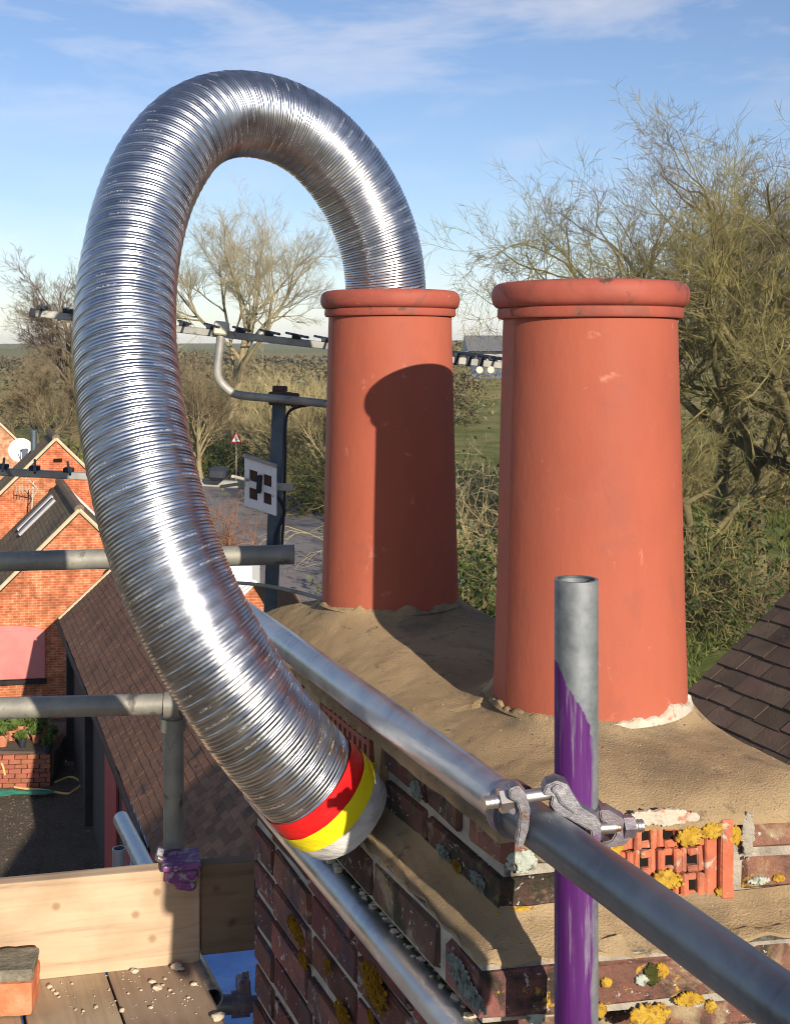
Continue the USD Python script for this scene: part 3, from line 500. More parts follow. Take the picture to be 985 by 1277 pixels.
# mortar cap (flaunching) swept up to the pots
POT_R = np.array([(735 - CX) / F * 1.875, 1.875]); POT_L = np.array([(486.5 - CX) / F * 2.43, 2.43])
RR, RL = 0.150, 0.1385
def flaunch():
    nu, nv = 110, 190
    a, b = np.meshgrid(np.linspace(0, 1, nu), np.linspace(0, 1, nv), indexing='ij')
    o = 0.005
    P = (A_up[:2] + EE[:2] * -o - DD[:2] * o)[None, None] + a[..., None] * (W_UP + 2 * o) * EE[:2] + b[..., None] * (L_UP + 2 * o) * DD[:2]
    da, db = np.minimum(a, 1 - a) * W_UP, np.minimum(b, 1 - b) * L_UP
    d = np.minimum(da, db * 1.1); d = (da ** -3 + (db * 1.2 + 1e-4) ** -3 + 1e-9) ** (-1 / 3) if False else d
    tt = np.clip(b * L_UP / L_UP, 0, 1)
    top = -0.555 + (-0.512 + 0.555) * sst((b - 0.25) / 0.5)
    nz = meshkit.fbm(np.stack([P[..., 0] * 9, P[..., 1] * 9, 0 * a], -1), 4, 3) - 0.5
    rise = 1 - np.exp(-d / 0.060)
    z = ZE + (top - ZE) * rise + 0.010 * nz * sst(d / 0.05) + 0.0025 * (meshkit.fbm(np.stack([P[..., 0] * 45, P[..., 1] * 45, 0 * a], -1), 3, 8) - 0.5)
    for C, R, zc in ((POT_R, RR, -0.545), (POT_L, RL, -0.508)):
        rr = np.hypot(P[..., 0] - C[0], P[..., 1] - C[1]) - R
        an = np.arctan2(P[..., 1] - C[1], P[..., 0] - C[0])
        w = np.exp(-np.clip(rr, 0, None) / 0.028)
        z = z * (1 - w) + (zc + 0.006 * np.sin(3 * an + 1) + 0.022 * np.exp(-((an - 2.9) / 0.5) ** 2) * (C is POT_R)) * w + 0.012 * np.exp(-np.clip(rr, 0, None) / 0.012)
    wob = 0.008 * (meshkit.fbm(np.stack([P[..., 0] * 14, P[..., 1] * 14, 0 * a + 4], -1), 3, 6) - 0.5)
    V = np.stack([P[..., 0] + wob, P[..., 1] + wob, z], -1)
    # rounded lip and skirt
    rim = [(i, 0) for i in range(nu)] + [(nu - 1, j) for j in range(1, nv)] + [(i, nv - 1) for i in range(nu - 2, -1, -1)] + [(0, j) for j in range(nv - 2, 0, -1)]
    idx = np.array([i * nv + j for i, j in rim]); v = V.reshape(-1, 3)
    i, j = np.meshgrid(np.arange(nu - 1), np.arange(nv - 1), indexing='ij')
    f = np.stack([i * nv + j, (i + 1) * nv + j, (i + 1) * nv + j + 1, i * nv + j + 1], -1).reshape(-1, 4)
    f = np.vstack([f[:, [0, 1, 2]], f[:, [0, 2, 3]]])
    sk = v[idx].copy(); sk[:, 2] = ZE - 0.004 - 0.014 * meshkit.fbm(sk * 16, 3, 9); k = len(v); m_ = len(idx); s = np.arange(m_); s1 = (s + 1) % m_
    f = np.vstack([f, np.stack([idx[s], k + s, k + s1], 1), np.stack([idx[s], k + s1, idx[s1]], 1)])
    cen = sk.mean(0); v = np.vstack([v, sk, cen[None]])
    f = np.vstack([f, np.stack([np.full(m_, k + m_), k + s1, k + s], 1)])
    return trimesh.Trimesh(v, f, process=False)
fl_ = flaunch(); obj('mortar_cap', fl_, 'mortar', stack, smooth=50)
noisy('grit_pale', ST((0.38, 0.30, 0.20), (0.50, 0.42, 0.30)), 60, 0.95)
noisy('grit_dark', ST((0.06, 0.05, 0.04), (0.14, 0.11, 0.08)), 60, 0.95)
def grit(name_, mat, n_, seed):
    r_ = np.random.default_rng(seed); v = np.asarray(fl_.vertices)[:110 * 190]; P = v[r_.integers(0, len(v), n_)] + np.column_stack([r_.normal(0, .002, n_), r_.normal(0, .002, n_), r_.uniform(-.0006, .0004, n_)])
    sz = r_.uniform(.0005, .0013, n_) * np.where(r_.random(n_) < .05, 2.0, 1); o_ = np.array([[1, 0, 0], [-1, 0, 0], [0, 1, 0], [0, -1, 0], [0, 0, 1], [0, 0, -1]], float); f = np.array([[0, 2, 4], [2, 1, 4], [1, 3, 4], [3, 0, 4]])
    V = (P[:, None] + o_[None] * sz[:, None, None] * r_.uniform(.6, 1.2, (n_, 6, 1))).reshape(-1, 3); obj(name_, (V, (f[None] + (np.arange(n_) * 6)[:, None, None]).reshape(-1, 3)), mat, stack, kind='stuff')
grit('mortar_grit', 'grit_pale', 900, 71); grit('mortar_grit', 'grit_dark', 1300, 72)

# sloping mortar fillet on the ledge below
def ledge():
    mb = MB(); N_ = 70
    in0 = [stp(A_up, 0.0, L_UP, 0), stp(A_up, 0, 0, 0), stp(A_up, W_UP, 0, 0)]
    g_ = 0.006; ou0 = [stp(A_led, g_, L_LED, 0), stp(A_led, g_, g_, 0), stp(A_led, W_LED, g_, 0)]
    def path(q): return np.vstack([np.linspace(q[0], q[1], N_, endpoint=False), np.linspace(q[1], q[2], 50)])
    I, O = path(in0), path(ou0); nk = 9; rows2 = []
    for k_ in range(nk):
        t = k_ / (nk - 1); p = I * (1 - t) + O * t
        z = ZT + 0.006 + (ZL + 0.004 - ZT - 0.006) * t ** 0.8
        nz = meshkit.fbm(np.column_stack([p[:, 0] * 30, p[:, 1] * 30, np.full(len(p), k_ * 0.7)]), 3, 12) - 0.5
        p = p.copy(); p[:, 2] = z + 0.008 * nz
        if k_ >= nk - 2: p[:, :2] += 0.020 * nz[:, None]; p[:, 2] += 0.026 * nz
        if k_ == 0: p[:, 2] += 0.004
        rows2.append(p)
    last = rows2[-1].copy(); last[:, 2] -= 0.004; rows2.append(last)
    V = np.stack(rows2); kk, nn_ = V.shape[:2]
    i, j = np.meshgrid(np.arange(kk - 1), np.arange(nn_ - 1), indexing='ij')
    q = np.stack([i * nn_ + j, (i + 1) * nn_ + j, (i + 1) * nn_ + j + 1, i * nn_ + j + 1], -1).reshape(-1, 4)
    return (V.reshape(-1, 3), q)
obj('mortar_ledge', ledge(), 'mortar', stack, smooth=40)

# lichen growing on the stack: low crusts with ragged edges
def patch(c, u, v, ru, rv, h, seed, lobes=0.35):
    """A crust: overlapping low domes, dense in the middle and ragged at the edge."""
    r_ = np.random.default_rng(seed); w = unit(np.cross(u, v)); mb = MB(); n_ = 110; h = h * 0.36; ru, rv = ru * 0.92, rv * 0.92
    for k_ in range(n_):
        a = r_.random() * 6.283; rr = (k_ / n_) ** 0.55 * (1 + lobes * (r_.random() - 0.5)); sc = (0.34 - 0.27 * k_ / n_) * (0.7 + 0.6 * r_.random()); o = c + u * ru * rr * math.cos(a) + v * rv * rr * math.sin(a) + w * h * (r_.random() * 0.5 - 0.2)
        e = max(min(ru, rv), 0.4 * max(ru, rv)) * sc + 0.0012; m_ = 9; t = np.arange(m_) * 2 * np.pi / m_ + r_.random(); q_ = e * (0.75 + 0.5 * r_.random(m_))
        ring = lambda s_, hh: [o + (u * math.cos(t[i]) + v * math.sin(t[i])) * q_[i] * s_ + w * h * (hh + 0.3 * r_.random()) for i in range(m_)]
        V = [o + w * h * 1.1] + ring(0.6, 0.9) + ring(0.92, 0.5) + ring(1.0, -1.6); f = [[0, 1 + i, 1 + (i + 1) % m_] for i in range(m_)]
        for j in range(2):
            for i in range(m_):
                x, y = 1 + j * m_ + i, 1 + j * m_ + (i + 1) % m_; f += [[x, x + m_, y + m_], [x, y + m_, y]]
        mb.add(V, f)
    return mb
def on_left(A, px, py):                       # point of a left face seen at (px, py)
    p = float(np.dot(A, NN)); P = on_line(px, p, 0); P[2] = (HY - py) / F * P[1]; return P
def on_end(A, px, py):
    u = (px - CX) / F; t = math.tan(EA)
    Y = (A[1] - A[0] * t) / (1 - u * t); return np.array([u * Y, Y, (HY - py) / F * Y])
for i, (A_, px, py, ru, rv, mat) in enumerate([(A_sh, 372, 1160, .05, .019, 'lichen_orange'), (A_sh, 381, 1197, .024, .013, 'lichen_orange'), (A_sh, 470, 1228, .052, .032, 'lichen_orange'), (A_sh, 432, 1268, .04, .02, 'lichen_orange'), (A_sh, 466, 1268, .012, .012, 'lichen_orange'), (A_sh, 412, 1205, .012, .012, 'lichen_orange'), (A_led, 588, 1235, .05, .012, 'lichen_white'), (A_led, 575, 1205, .03, .010, 'lichen_white'), (A_up, 574, 1080, .012, .007, 'lichen_yellow'), (A_up, 523, 985, .02, .013, 'lichen_white'), (A_up, 600, 1098, .02, .01, 'lichen_white'), (A_up, 556, 1062, .02, .008, 'lichen_white')]):
    obj('lichen_patch', patch(on_left(A_, px, py) - NN * 0.005, DD, ZZ, ru, rv, 0.003, 50 + i), mat, stack, smooth=True)
for i, (A_, px, py, ru, rv, mat) in enumerate([(A_up, 650, 1073, .020, .015, 'lichen_white'), (A_up, 645, 1139, .026, .006, 'lichen_yellow'), (A_up, 676, 1060, .006, .005, 'lichen_yellow'), (A_up, 857, 1041, .018, .012, 'lichen_yellow'), (A_up, 886, 1034, .013, .010, 'lichen_yellow'), (A_up, 828, 1097, .022, .013, 'lichen_yellow'), (A_up, 765, 1056, .009, .008, 'lichen_yellow'), (A_up, 914, 1040, .007, .013, 'lichen_yellow'), (A_up, 898, 1110, .009, .006, 'lichen_yellow'), (A_up, 970, 1095, .008, .004, 'lichen_yellow'), (A_up, 945, 1098, .014, .004, 'lichen_white'),
        (A_led, 633, 1242, .016, .014, 'lichen_yellow'), (A_led, 640, 1226, .009, .010, 'lichen_yellow'), (A_led, 675, 1252, .012, .008, 'lichen_yellow'), (A_led, 808, 1268, .028, .016, 'lichen_yellow'), (A_led, 812, 1215, .010, .012, 'moss'), (A_led, 824, 1210, .008, .008, 'lichen_yellow'), (A_led, 858, 1246, .020, .007, 'lichen_yellow'), (A_led, 885, 1255, .007, .006, 'lichen_yellow'), (A_led, 668, 1268, .012, .008, 'lichen_white'), (A_led, 800, 1222, .008, .006, 'lichen_white'), (A_led, 755, 1225, .006, .005, 'lichen_yellow'), (A_led, 748, 1260, .006, .008, 'lichen_yellow')]):
    e_ = 0.006 if (A_ is A_up and 755 < px < 920) else 0.002
    obj('lichen_patch', patch(on_end(A_, px, py) - DD * e_, EE, ZZ, ru, rv, 0.0032, 90 + i, 0.5), mat, stack, smooth=True)
# lumps of whitish mortar along the top of the air brick
obj('mortar_patch', patch(on_end(A_up, 820, 1019) - DD * 0.008 + ZZ * 0.002, EE, ZZ, 0.060, 0.0065, 0.005, 140, 0.4), 'mortar_white', stack, smooth=40)
obj('mortar_patch', patch(on_end(A_up, 930, 1040) - DD * 0.004, EE, ZZ, 0.008, 0.03, 0.004, 141, 0.4), 'mortar_joint', stack, smooth=40)
# moss in the gap under the ledge
mb = MB(); rr_ = np.random.default_rng(4)
for i in range(420):
    b = rr_.random() * (L_SH - 0.1) + 0.02; c = stp(A_sh, rr_.normal(-0.004, 0.005), b, ZLB - 0.004 - rr_.random() * 0.022); s_ = 0.004 + rr_.random() * 0.006
    t_ = trimesh.creation.icosphere(1, s_); t_.apply_scale([1, 1, 0.7]); t_.apply_translation(c); mb.tm(t_)
obj('moss', mb, 'moss', stack, smooth=True, kind='stuff')

# ------------------------------------------------------------------ chimney pots
def lathe(prof, C, seg=96, wob=0.0, seed=1):
    prof = np.asarray(prof, float); t = np.arange(seg) * 2 * np.pi / seg
    r = prof[:, 0][:, None] * np.ones(seg); z = prof[:, 1][:, None] * np.ones(seg)
    d = np.stack([np.cos(t)[None] * r * 6, np.sin(t)[None] * r * 6, z * 6], -1)
    r = r * (1 + wob * (meshkit.fbm(d, 3, seed) - 0.5))
    V = np.stack([C[0] + r * np.cos(t), C[1] + r * np.sin(t), z], -1); k_ = len(prof)
    i, j = np.meshgrid(np.arange(k_ - 1), np.arange(seg), indexing='ij')
    q = np.stack([i * seg + j, i * seg + (j + 1) % seg, (i + 1) * seg + (j + 1) % seg, (i + 1) * seg + j], -1).reshape(-1, 4)
    return V.reshape(-1, 3), q
def pot(name, label, C, R, z0, z1, seed):
    k_ = R / 0.150; t = thing(name, label, 'chimney pot', 'red chimney pots on the stack')
    neck = 0.1345 * k_; h = z1 - z0; rb = 0.040 * k_; cb = 0.015 * k_
    body = [(R * 1.0, z0 - 0.03)]
    for u in np.linspace(0, 1, 24): body.append((R + (neck - R) * (u ** 0.93), z0 + u * (h - rb - cb)))
    obj('body', lathe(body, C, 120, 0.012, seed), 'terracotta', t, smooth=40)
    zc = z1 - rb - cb; rim = [(neck - 0.002, zc), (neck + 0.0065 * k_, zc - 0.0005), (neck + 0.009 * k_, zc + 0.003), (neck + 0.0085 * k_, zc + cb - 0.001), (neck + 0.008 * k_, zc + cb)]
    for a in np.linspace(-75, 100, 14):
        rad = rb / 2; ca, sa_ = math.cos(math.radians(a)), math.sin(math.radians(a)); rim.append((neck - 0.0005 + rad * 0.92 * np.sign(ca) * abs(ca) ** 0.75, z1 - rad + rad * np.sign(sa_) * abs(sa_) ** 0.85))
    rim += [(neck - 0.018, z1 - 0.004), (neck - 0.021, z1 - 0.02)]
    obj('rim', lathe(rim, C, 120, 0.014, seed + 3), 'terracotta_rim', t, smooth=50)
    obj('lining', lathe([(neck - 0.0205, z1 - 0.015), (neck - 0.02, z1 - 0.2), (R - 0.022, z0 + 0.02), (0.001, z0 + 0.015)], C, 60), 'terracotta_inside', t, smooth=40)
    return t
pr = pot('chimney_pot', 'larger nearer red chimney pot, open at the top, behind the purple pole', POT_R, RR, -0.560, 0.106, 11)
pl = pot('chimney_pot', 'smaller farther red chimney pot with the silver flexible duct going into its top', POT_L, RL, -0.515, 0.121, 23)
def smear(C, R, a0, a1, z0, z1, seed, off=0.002):
    n_ = 50; t = np.radians(np.linspace(a0, a1, n_)); V = []; k_ = 7
    top = z0 + (z1 - z0) * np.clip(meshkit.fbm(np.stack([t * 6, 0 * t + seed, 0 * t], -1), 4, seed) * 1.7 - 0.25, 0.05, 1) * np.sin(np.linspace(0.05, math.pi - 0.05, n_)) ** 0.4
    for j in range(k_):
        u = j / (k_ - 1); rr = R + off + 0.0035 * (1 - u) ** 2 - (0.006 if j == k_ - 1 else 0)
        V.append(np.stack([C[0] + rr * np.cos(t), C[1] + rr * np.sin(t), z0 + (top - z0) * u], -1))
    V = np.stack(V); i, j = np.meshgrid(np.arange(k_ - 1), np.arange(n_ - 1), indexing='ij')
    q = np.stack([i * n_ + j, i * n_ + j + 1, (i + 1) * n_ + j + 1, (i + 1) * n_ + j], -1).reshape(-1, 4)
    return V.reshape(-1, 3), q
obj('mortar_smear', smear(POT_R, RR, -88, -4, -0.541, -0.516, 3, 0.0036), 'mortar_white', pr, smooth=True)
obj('mortar_smear', smear(POT_R, RR, -178, -100, -0.541, -0.514, 5, 0.005), 'mortar', pr, smooth=True)
obj('mortar_smear', smear(POT_L, RL, -165, -20, -0.503, -0.484, 6, 0.0042), 'mortar', pl, smooth=True)

# ------------------------------------------------------------------ flexible aluminium duct
key = np.array([[482, 460, 2.42], [481, 372, 2.41], [476, 318, 2.40], [455, 257, 2.385], [420, 202, 2.36], [375, 163, 2.33], [325, 144, 2.285], [276, 144, 2.23], [231, 168, 2.16], [196, 215, 2.09], [172, 280, 2.02], [159, 350, 1.955], [156, 420, 1.90], [162, 500, 1.85], [178, 590, 1.80], [202, 680, 1.765], [235, 760, 1.745], [280, 840, 1.74], [335, 916, 1.755], [385, 972, 1.785], [408, 996, 1.80], [432, 1020, 1.815]], float)
K3 = np.array([at(*k_) for k_ in key])
dl = np.r_[0, np.cumsum(np.linalg.norm(np.diff(K3, axis=0), axis=1))]
cs = CubicSpline(dl, K3)
LEN = dl[-1]; PITCH = 0.0228; DR = 0.0790
ns = int(LEN / PITCH * 20); SEG = 88
ss = np.linspace(0, LEN, ns); C3 = cs(ss)
# even arc length
al = np.r_[0, np.cumsum(np.linalg.norm(np.diff(C3, axis=0), axis=1))]; C3 = np.stack([np.interp(np.linspace(0, al[-1], ns), al, C3[:, i]) for i in range(3)], 1); LEN = al[-1]; ss = np.linspace(0, LEN, ns)
T3, N3, B3 = frames(C3)
th = np.linspace(0, 2 * np.pi, SEG + 1)
# ribs close up on the inside of a bend and open on the outside by themselves, because the sections stay square to the centre line
wv = 0.0012 * (meshkit.fbm(np.stack([ss * 7, 0 * ss, 0 * ss], -1), 3, 31) - 0.5)
warp = 0.007 * (meshkit.fbm(np.stack([ss * 7, 0 * ss, 0 * ss + 3], -1), 4, 41) - 0.5)
ph = ((ss + warp) / PITCH)[:, None] - th[None] / (2 * np.pi)
fr = ph - np.floor(ph)
sub = np.abs(np.sin(np.pi * fr * 4)) ** 0.8
prof = 0.0011 * sub - 0.0013 * np.exp(-(np.minimum(fr, 1 - fr) / 0.05) ** 2) + 0.0008 * np.exp(-((fr - 0.10) / 0.035) ** 2)
dent = 0.0042 * (meshkit.fbm(np.stack([np.broadcast_to(ss[:, None] * 9, ph.shape), np.cos(th)[None] * 1.6 + 0 * ph, np.sin(th)[None] * 1.6 + 0 * ph], -1), 3, 17) - 0.5)
rad = DR + prof + wv[:, None] + dent
V = C3[:, None] + rad[..., None] * (np.cos(th)[None, :, None] * N3[:, None] + np.sin(th)[None, :, None] * B3[:, None])
cut = LEN - 0.092; nk = int(ns * (cut + 0.01) / LEN)
i, j = np.meshgrid(np.arange(nk - 1), np.arange(SEG), indexing='ij'); w_ = SEG + 1
q = np.stack([i * w_ + j, i * w_ + j + 1, (i + 1) * w_ + j + 1, (i + 1) * w_ + j], -1).reshape(-1, 4)
uvs = np.stack([np.broadcast_to(th[None] / (2 * np.pi), ph.shape), ph], -1)
duct = thing('flexible_duct', 'silver corrugated metal flue liner arching up and over into the farther chimney pot', 'duct')
obj('hose', (V[:nk].reshape(-1, 3), q), 'duct_metal', duct, smooth=True, uv=uvs[:nk].reshape(-1, 2))
def sleeve(s0, s1, r0, r1, w0, seed, n_=40, taper=None):
    s_ = np.linspace(s0, s1, n_); c = np.stack([np.interp(s_, ss, C3[:, k_]) for k_ in range(3)], 1)
    ti = np.searchsorted(ss, (s0 + s1) / 2); t, a, b = T3[ti], N3[ti], B3[ti]; tt = np.linspace(0, 2 * np.pi, 97)
    skew = w0 * np.sin(tt + seed)
    cr = meshkit.fbm(np.stack([np.cos(tt) * 3 + 0 * s_[:, None], np.sin(tt) * 3 + 0 * s_[:, None], s_[:, None] * 40 + 0 * tt], -1), 3, seed) - 0.5
    u = np.linspace(0, 1, n_)[:, None]; R_ = r0 + (r1 - r0) * u + 0.004 * cr
    if taper is not None: R_ = R_ * taper(u)
    Vv = c[:, None] + t * (skew * (u if w0 > 0 else 1))[..., None] + R_[..., None] * (np.cos(tt)[None, :, None] * a + np.sin(tt)[None, :, None] * b)
    i, j = np.meshgrid(np.arange(n_ - 1), np.arange(96), indexing='ij'); q = np.stack([i * 97 + j, i * 97 + j + 1, (i + 1) * 97 + j + 1, (i + 1) * 97 + j], -1).reshape(-1, 4)
    return Vv.reshape(-1, 3), q
obj('red_tape', sleeve(LEN - 0.100, LEN - 0.064, DR + 0.0035, DR + 0.0035, 0.004, 2), 'tape_red', duct, smooth=True, label='band of bright red tape near the open end')
obj('yellow_tape', sleeve(LEN - 0.068, LEN - 0.041, DR + 0.0050, DR + 0.0042, 0.004, 3), 'tape_yellow', duct, smooth=True, label='band of yellow tape next to the red one')
obj('clear_tape', sleeve(LEN - 0.046, LEN + 0.0, DR + 0.0036, DR - 0.003, 0.003, 5, taper=lambda u: 1 - 0.10 * np.clip(u - 0.55, 0, 1) ** 1.5), 'tape_clear', duct, smooth=True, label='grey clear tape wrapped round the open end')
mb = MB(); ti = ns - 2
obj('inner_wall', sleeve(LEN - 0.09, LEN - 0.006, DR - 0.004, DR - 0.009, 0.0, 9), 'tape_clear', duct, smooth=True)
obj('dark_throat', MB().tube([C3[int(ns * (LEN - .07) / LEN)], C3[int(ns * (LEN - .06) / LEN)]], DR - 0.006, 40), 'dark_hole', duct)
obj('tape_tail', MB().cbox(at(462, 954, 1.86), unit([0.6, 0.3, -0.1]) * 0.010, unit([0.2, 0.5, -0.6]) * 0.006, unit([-0.5, 0.6, 0.3]) * 0.0007, 0.0004), 'tape_yellow', duct)

# ------------------------------------------------------------------ scaffolding
def hollow(mb, a, b, r=0.02415, wall=0.004, sides=40, deep=0.25):
    a, b = np.asarray(a, float), np.asarray(b, float); ax = unit(b - a)
    ts = np.linspace(0, 1, 12)
    P = a + (b - a) * ts[:, None]
    v, f = tube_arr(P, r, sides, cap=False); mb.add(v, f)
    for e, dr in ((a, ax), (b, -ax)):
        mb.ring(e + dr * deep / 2, ax, r - wall, r - wall + 0.0004, deep, sides); mb.ring(e + dr * 0.0015, ax, r - wall, r, 0.003, sides)
    return mb
RAIL_P, RAIL_Z = 0.652, -0.515
r0, r1 = on_line(1250, RAIL_P, RAIL_Z), on_line(246, RAIL_P, RAIL_Z)
jt = on_line(646, RAIL_P, RAIL_Z)
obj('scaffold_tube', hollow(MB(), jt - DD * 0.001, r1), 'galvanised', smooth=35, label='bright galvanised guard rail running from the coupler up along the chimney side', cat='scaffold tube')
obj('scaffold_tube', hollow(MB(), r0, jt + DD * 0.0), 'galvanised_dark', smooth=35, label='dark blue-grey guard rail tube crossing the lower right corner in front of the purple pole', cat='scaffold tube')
POLE = np.array([(718.5 - CX) / F * 1.329, 1.329])
obj('scaffold_tube', hollow(MB(), [*POLE, -3.2], [*POLE, (HY - 722) / F * 1.329], deep=0.2), 'purple_tube', smooth=35, label='upright scaffold pole painted purple below its bare grey top', cat='scaffold tube')
l0, l1 = on_line(700, 0.657, -0.842), on_line(318, 0.657, -0.842)
obj('scaffold_tube', hollow(MB(), l0, l1), 'galvanised', smooth=35, label='lower galvanised tube along the chimney side with mortar crumbs on it, under the duct end', cat='scaffold tube')
# mortar crumbs on the lower tube
def crumbs(pts, sizes, seed):
    r_ = np.random.default_rng(seed); mb = MB()
    for p, s_ in zip(pts, sizes):
        t = trimesh.creation.icosphere(1, 1.0); v = t.vertices * (1 + 0.45 * (r_.random((len(t.vertices), 1)) - 0.5)) * s_ * np.array([1.2, 1.0, 0.62]) * (0.8 + 0.4 * r_.random(3)); c, s1_ = math.cos(r_.random() * 6.28), 0
        mb.add(v + p + np.array([0, 0, s_ * 0.35]), t.faces)
    return mb
r_ = np.random.default_rng(12); pts, szs = [], []
for px, n_, s_ in [(415, 4, .012), (405, 3, .009), (455, 4, .011), (470, 6, .005), (485, 8, .005), (500, 7, .005), (515, 4, .006), (527, 5, .007), (545, 5, .005), (560, 4, .006), (440, 4, .006), (575, 4, .007)]:
    for _ in range(n_):
        b = on_line(px + r_.normal(0, 6), 0.657, -0.842); t = r_.uniform(0.05, 0.9); pts.append(b + NN * 0.0245 * math.sin(t) + ZZ * 0.0245 * math.cos(t)); szs.append(s_ * r_.uniform(0.4, 1.0))
obj('mortar_crumbs', crumbs(pts, szs, 5), 'debris', smooth=False, label='crumbs of pale mortar lying along the lower tube', cat='mortar crumbs', kind='stuff')

# coupler at the purple pole
cp = thing('scaffold_coupler', 'forged steel double coupler with two bolts clamping the guard rail to the purple pole', 'scaffold coupler')
rc = on_line(640, RAIL_P, RAIL_Z)
up_ = ZZ; side = NN
obj('rail_band', MB().ring(rc, DD, 0.0243, 0.0305, 0.019, 30, math.radians(-95), math.radians(128), ref=-NN), 'forged_steel', cp, smooth=40)
def bolt(mb, a, b, r, thread=True):
    a, b = np.asarray(a), np.asarray(b); n_ = 60; u = np.linspace(0, 1, n_)
    rr = r * np.ones(n_)
    if thread: rr = r * (1 + 0.05 * np.where(u < 0.45, np.sin(u * 110), 0))
    mb.tube(a + (b - a) * u[:, None], rr, 16); return mb
def nut(mb, c, ax, r, w):
    ax = unit(ax); mb.tube([c - ax * w / 2, c + ax * w / 2], r, 6); return mb
YB = 1.305
ba, bb = at(604, 1002, YB - 0.02), at(705, 986, YB - 0.005)
obj('bolt', bolt(MB(), ba, bb, 0.0070), 'bolt_steel', cp, smooth=40)
obj('nut', nut(MB(), at(630, 998, YB - 0.016), bb - ba, 0.0135, 0.014), 'bolt_steel', cp)
def hullchain(pts, rad):
    import manifold3d as m3
    out = None
    for (p, r), (q_, s_) in zip(list(zip(pts, rad))[:-1], list(zip(pts, rad))[1:]):
        h = m3.Manifold.batch_hull([m3.Manifold.sphere(r, 10).translate(list(map(float, p))), m3.Manifold.sphere(s_, 10).translate(list(map(float, q_)))])
        out = h if out is None else out + h
    return out
def plate(px, Y, depth, bev=0.0016):
    """Forged plate: an outline at its true size, thick along the line of the rail's cross direction, with bevelled edges."""
    import manifold3d as m3
    P = [[(x - CX) / F * Y, (HY - y) / F * Y] for x, y in px]; c = m3.CrossSection([P], m3.FillRule.NonZero); c = c.offset(-0.0022, m3.JoinType.Round).offset(0.0022, m3.JoinType.Round)
    a = c.extrude(depth - 2 * bev).translate([0, 0, bev]); b = c.offset(-bev, m3.JoinType.Round).extrude(depth)
    mm = (a + b).to_mesh(); v = np.array(mm.vert_properties[:, :3]); return trimesh.Trimesh(np.column_stack([v[:, 0], Y + depth / 2 - v[:, 2], v[:, 1]]), np.array(mm.tri_verts), process=False)
obj('flap', plate([(634, 981), (645, 976), (655, 987), (660, 1006), (658, 1030), (651, 1052), (642, 1053), (646, 1030), (647, 1010), (643, 997), (634, 992)], YB - .024, 0.020), 'forged_steel', cp, smooth=30)
obj('lug', plate([(632, 984), (644, 982), (646, 1004), (640, 1012), (631, 1008)], YB - .012, 0.026), 'forged_dark', cp, smooth=30)
obj('body', plate([(674, 986), (680, 974), (693, 969), (706, 974), (713, 987), (723, 1002), (741, 1013), (748, 1025), (746, 1046), (737, 1046), (734, 1031), (721, 1024), (705, 1015), (692, 1009), (685, 999), (687, 988), (681, 988)], YB - .006, 0.026), 'forged_steel', cp, smooth=30)
obj('rib', plate([(686, 984), (694, 977), (702, 981), (708, 994), (716, 1007), (730, 1017), (726, 1020), (708, 1008), (698, 1000), (693, 989)], YB - .019, 0.010), 'forged_steel', cp, smooth=30)
ba2, bb2 = at(728, 1034, YB - .002), at(801, 1030, YB + .012)
obj('bolt', bolt(MB(), bb2, ba2, 0.0068), 'bolt_steel', cp, smooth=40)
obj('nut', nut(MB(), at(782, 1031, YB + .008), bb2 - ba2, 0.0125, 0.013), 'forged_dark', cp)
obj('pole_band', MB().ring([*POLE, (HY - 1022) / F * 1.329], ZZ, 0.0243, 0.0300, 0.034, 30), 'forged_dark', cp, smooth=40)
obj('flap', plate([(745, 1006), (757, 1006), (777, 1018), (785, 1027), (785, 1040), (776, 1050), (752, 1053), (745, 1047), (760, 1043), (765, 1035), (759, 1027), (747, 1018)], YB + .012, 0.024), 'forged_dark', cp, smooth=30)

# rails, post and toe boards on the left
obj('scaffold_tube', hollow(MB(), at(-160, 704, 2.90), at(367, 691.5, 2.95)), 'galvanised_dull', smooth=35, label='upper horizontal rail behind the duct, its cut end beside the aerial mast', cat='scaffold tube')
obj('scaffold_tube', hollow(MB(), at(-160, 887, 2.74), at(262, 877, 2.80)), 'galvanised_dull', smooth=35, label='lower horizontal rail at left, resting on the short upright post', cat='scaffold tube')
pt, pb = at(216, 890, 2.84), at(217, 1100, 2.84)
obj('scaffold_tube', hollow(MB(), pb, pt), 'galvanised_dull', smooth=35, label='short upright post between the lower rail and the toe board', cat='scaffold tube')
cpl = thing('scaffold_coupler', 'worn coupler joining the lower rail to the short upright post', 'scaffold coupler')
obj('band', MB().ring(at(215, 879.5, 2.79), at(262, 877, 2.80) - at(-160, 887, 2.74), 0.0240, 0.0300, 0.036, 26), 'galvanised_dull', cpl, smooth=40)
obj('band', MB().ring(at(216, 903, 2.84), ZZ, 0.0240, 0.0300, 0.030, 26), 'galvanised_dull', cpl, smooth=40)
obj('bolt', bolt(MB(), at(232, 897, 2.77), at(250, 899, 2.77), 0.006), 'bolt_steel', cpl, smooth=40)
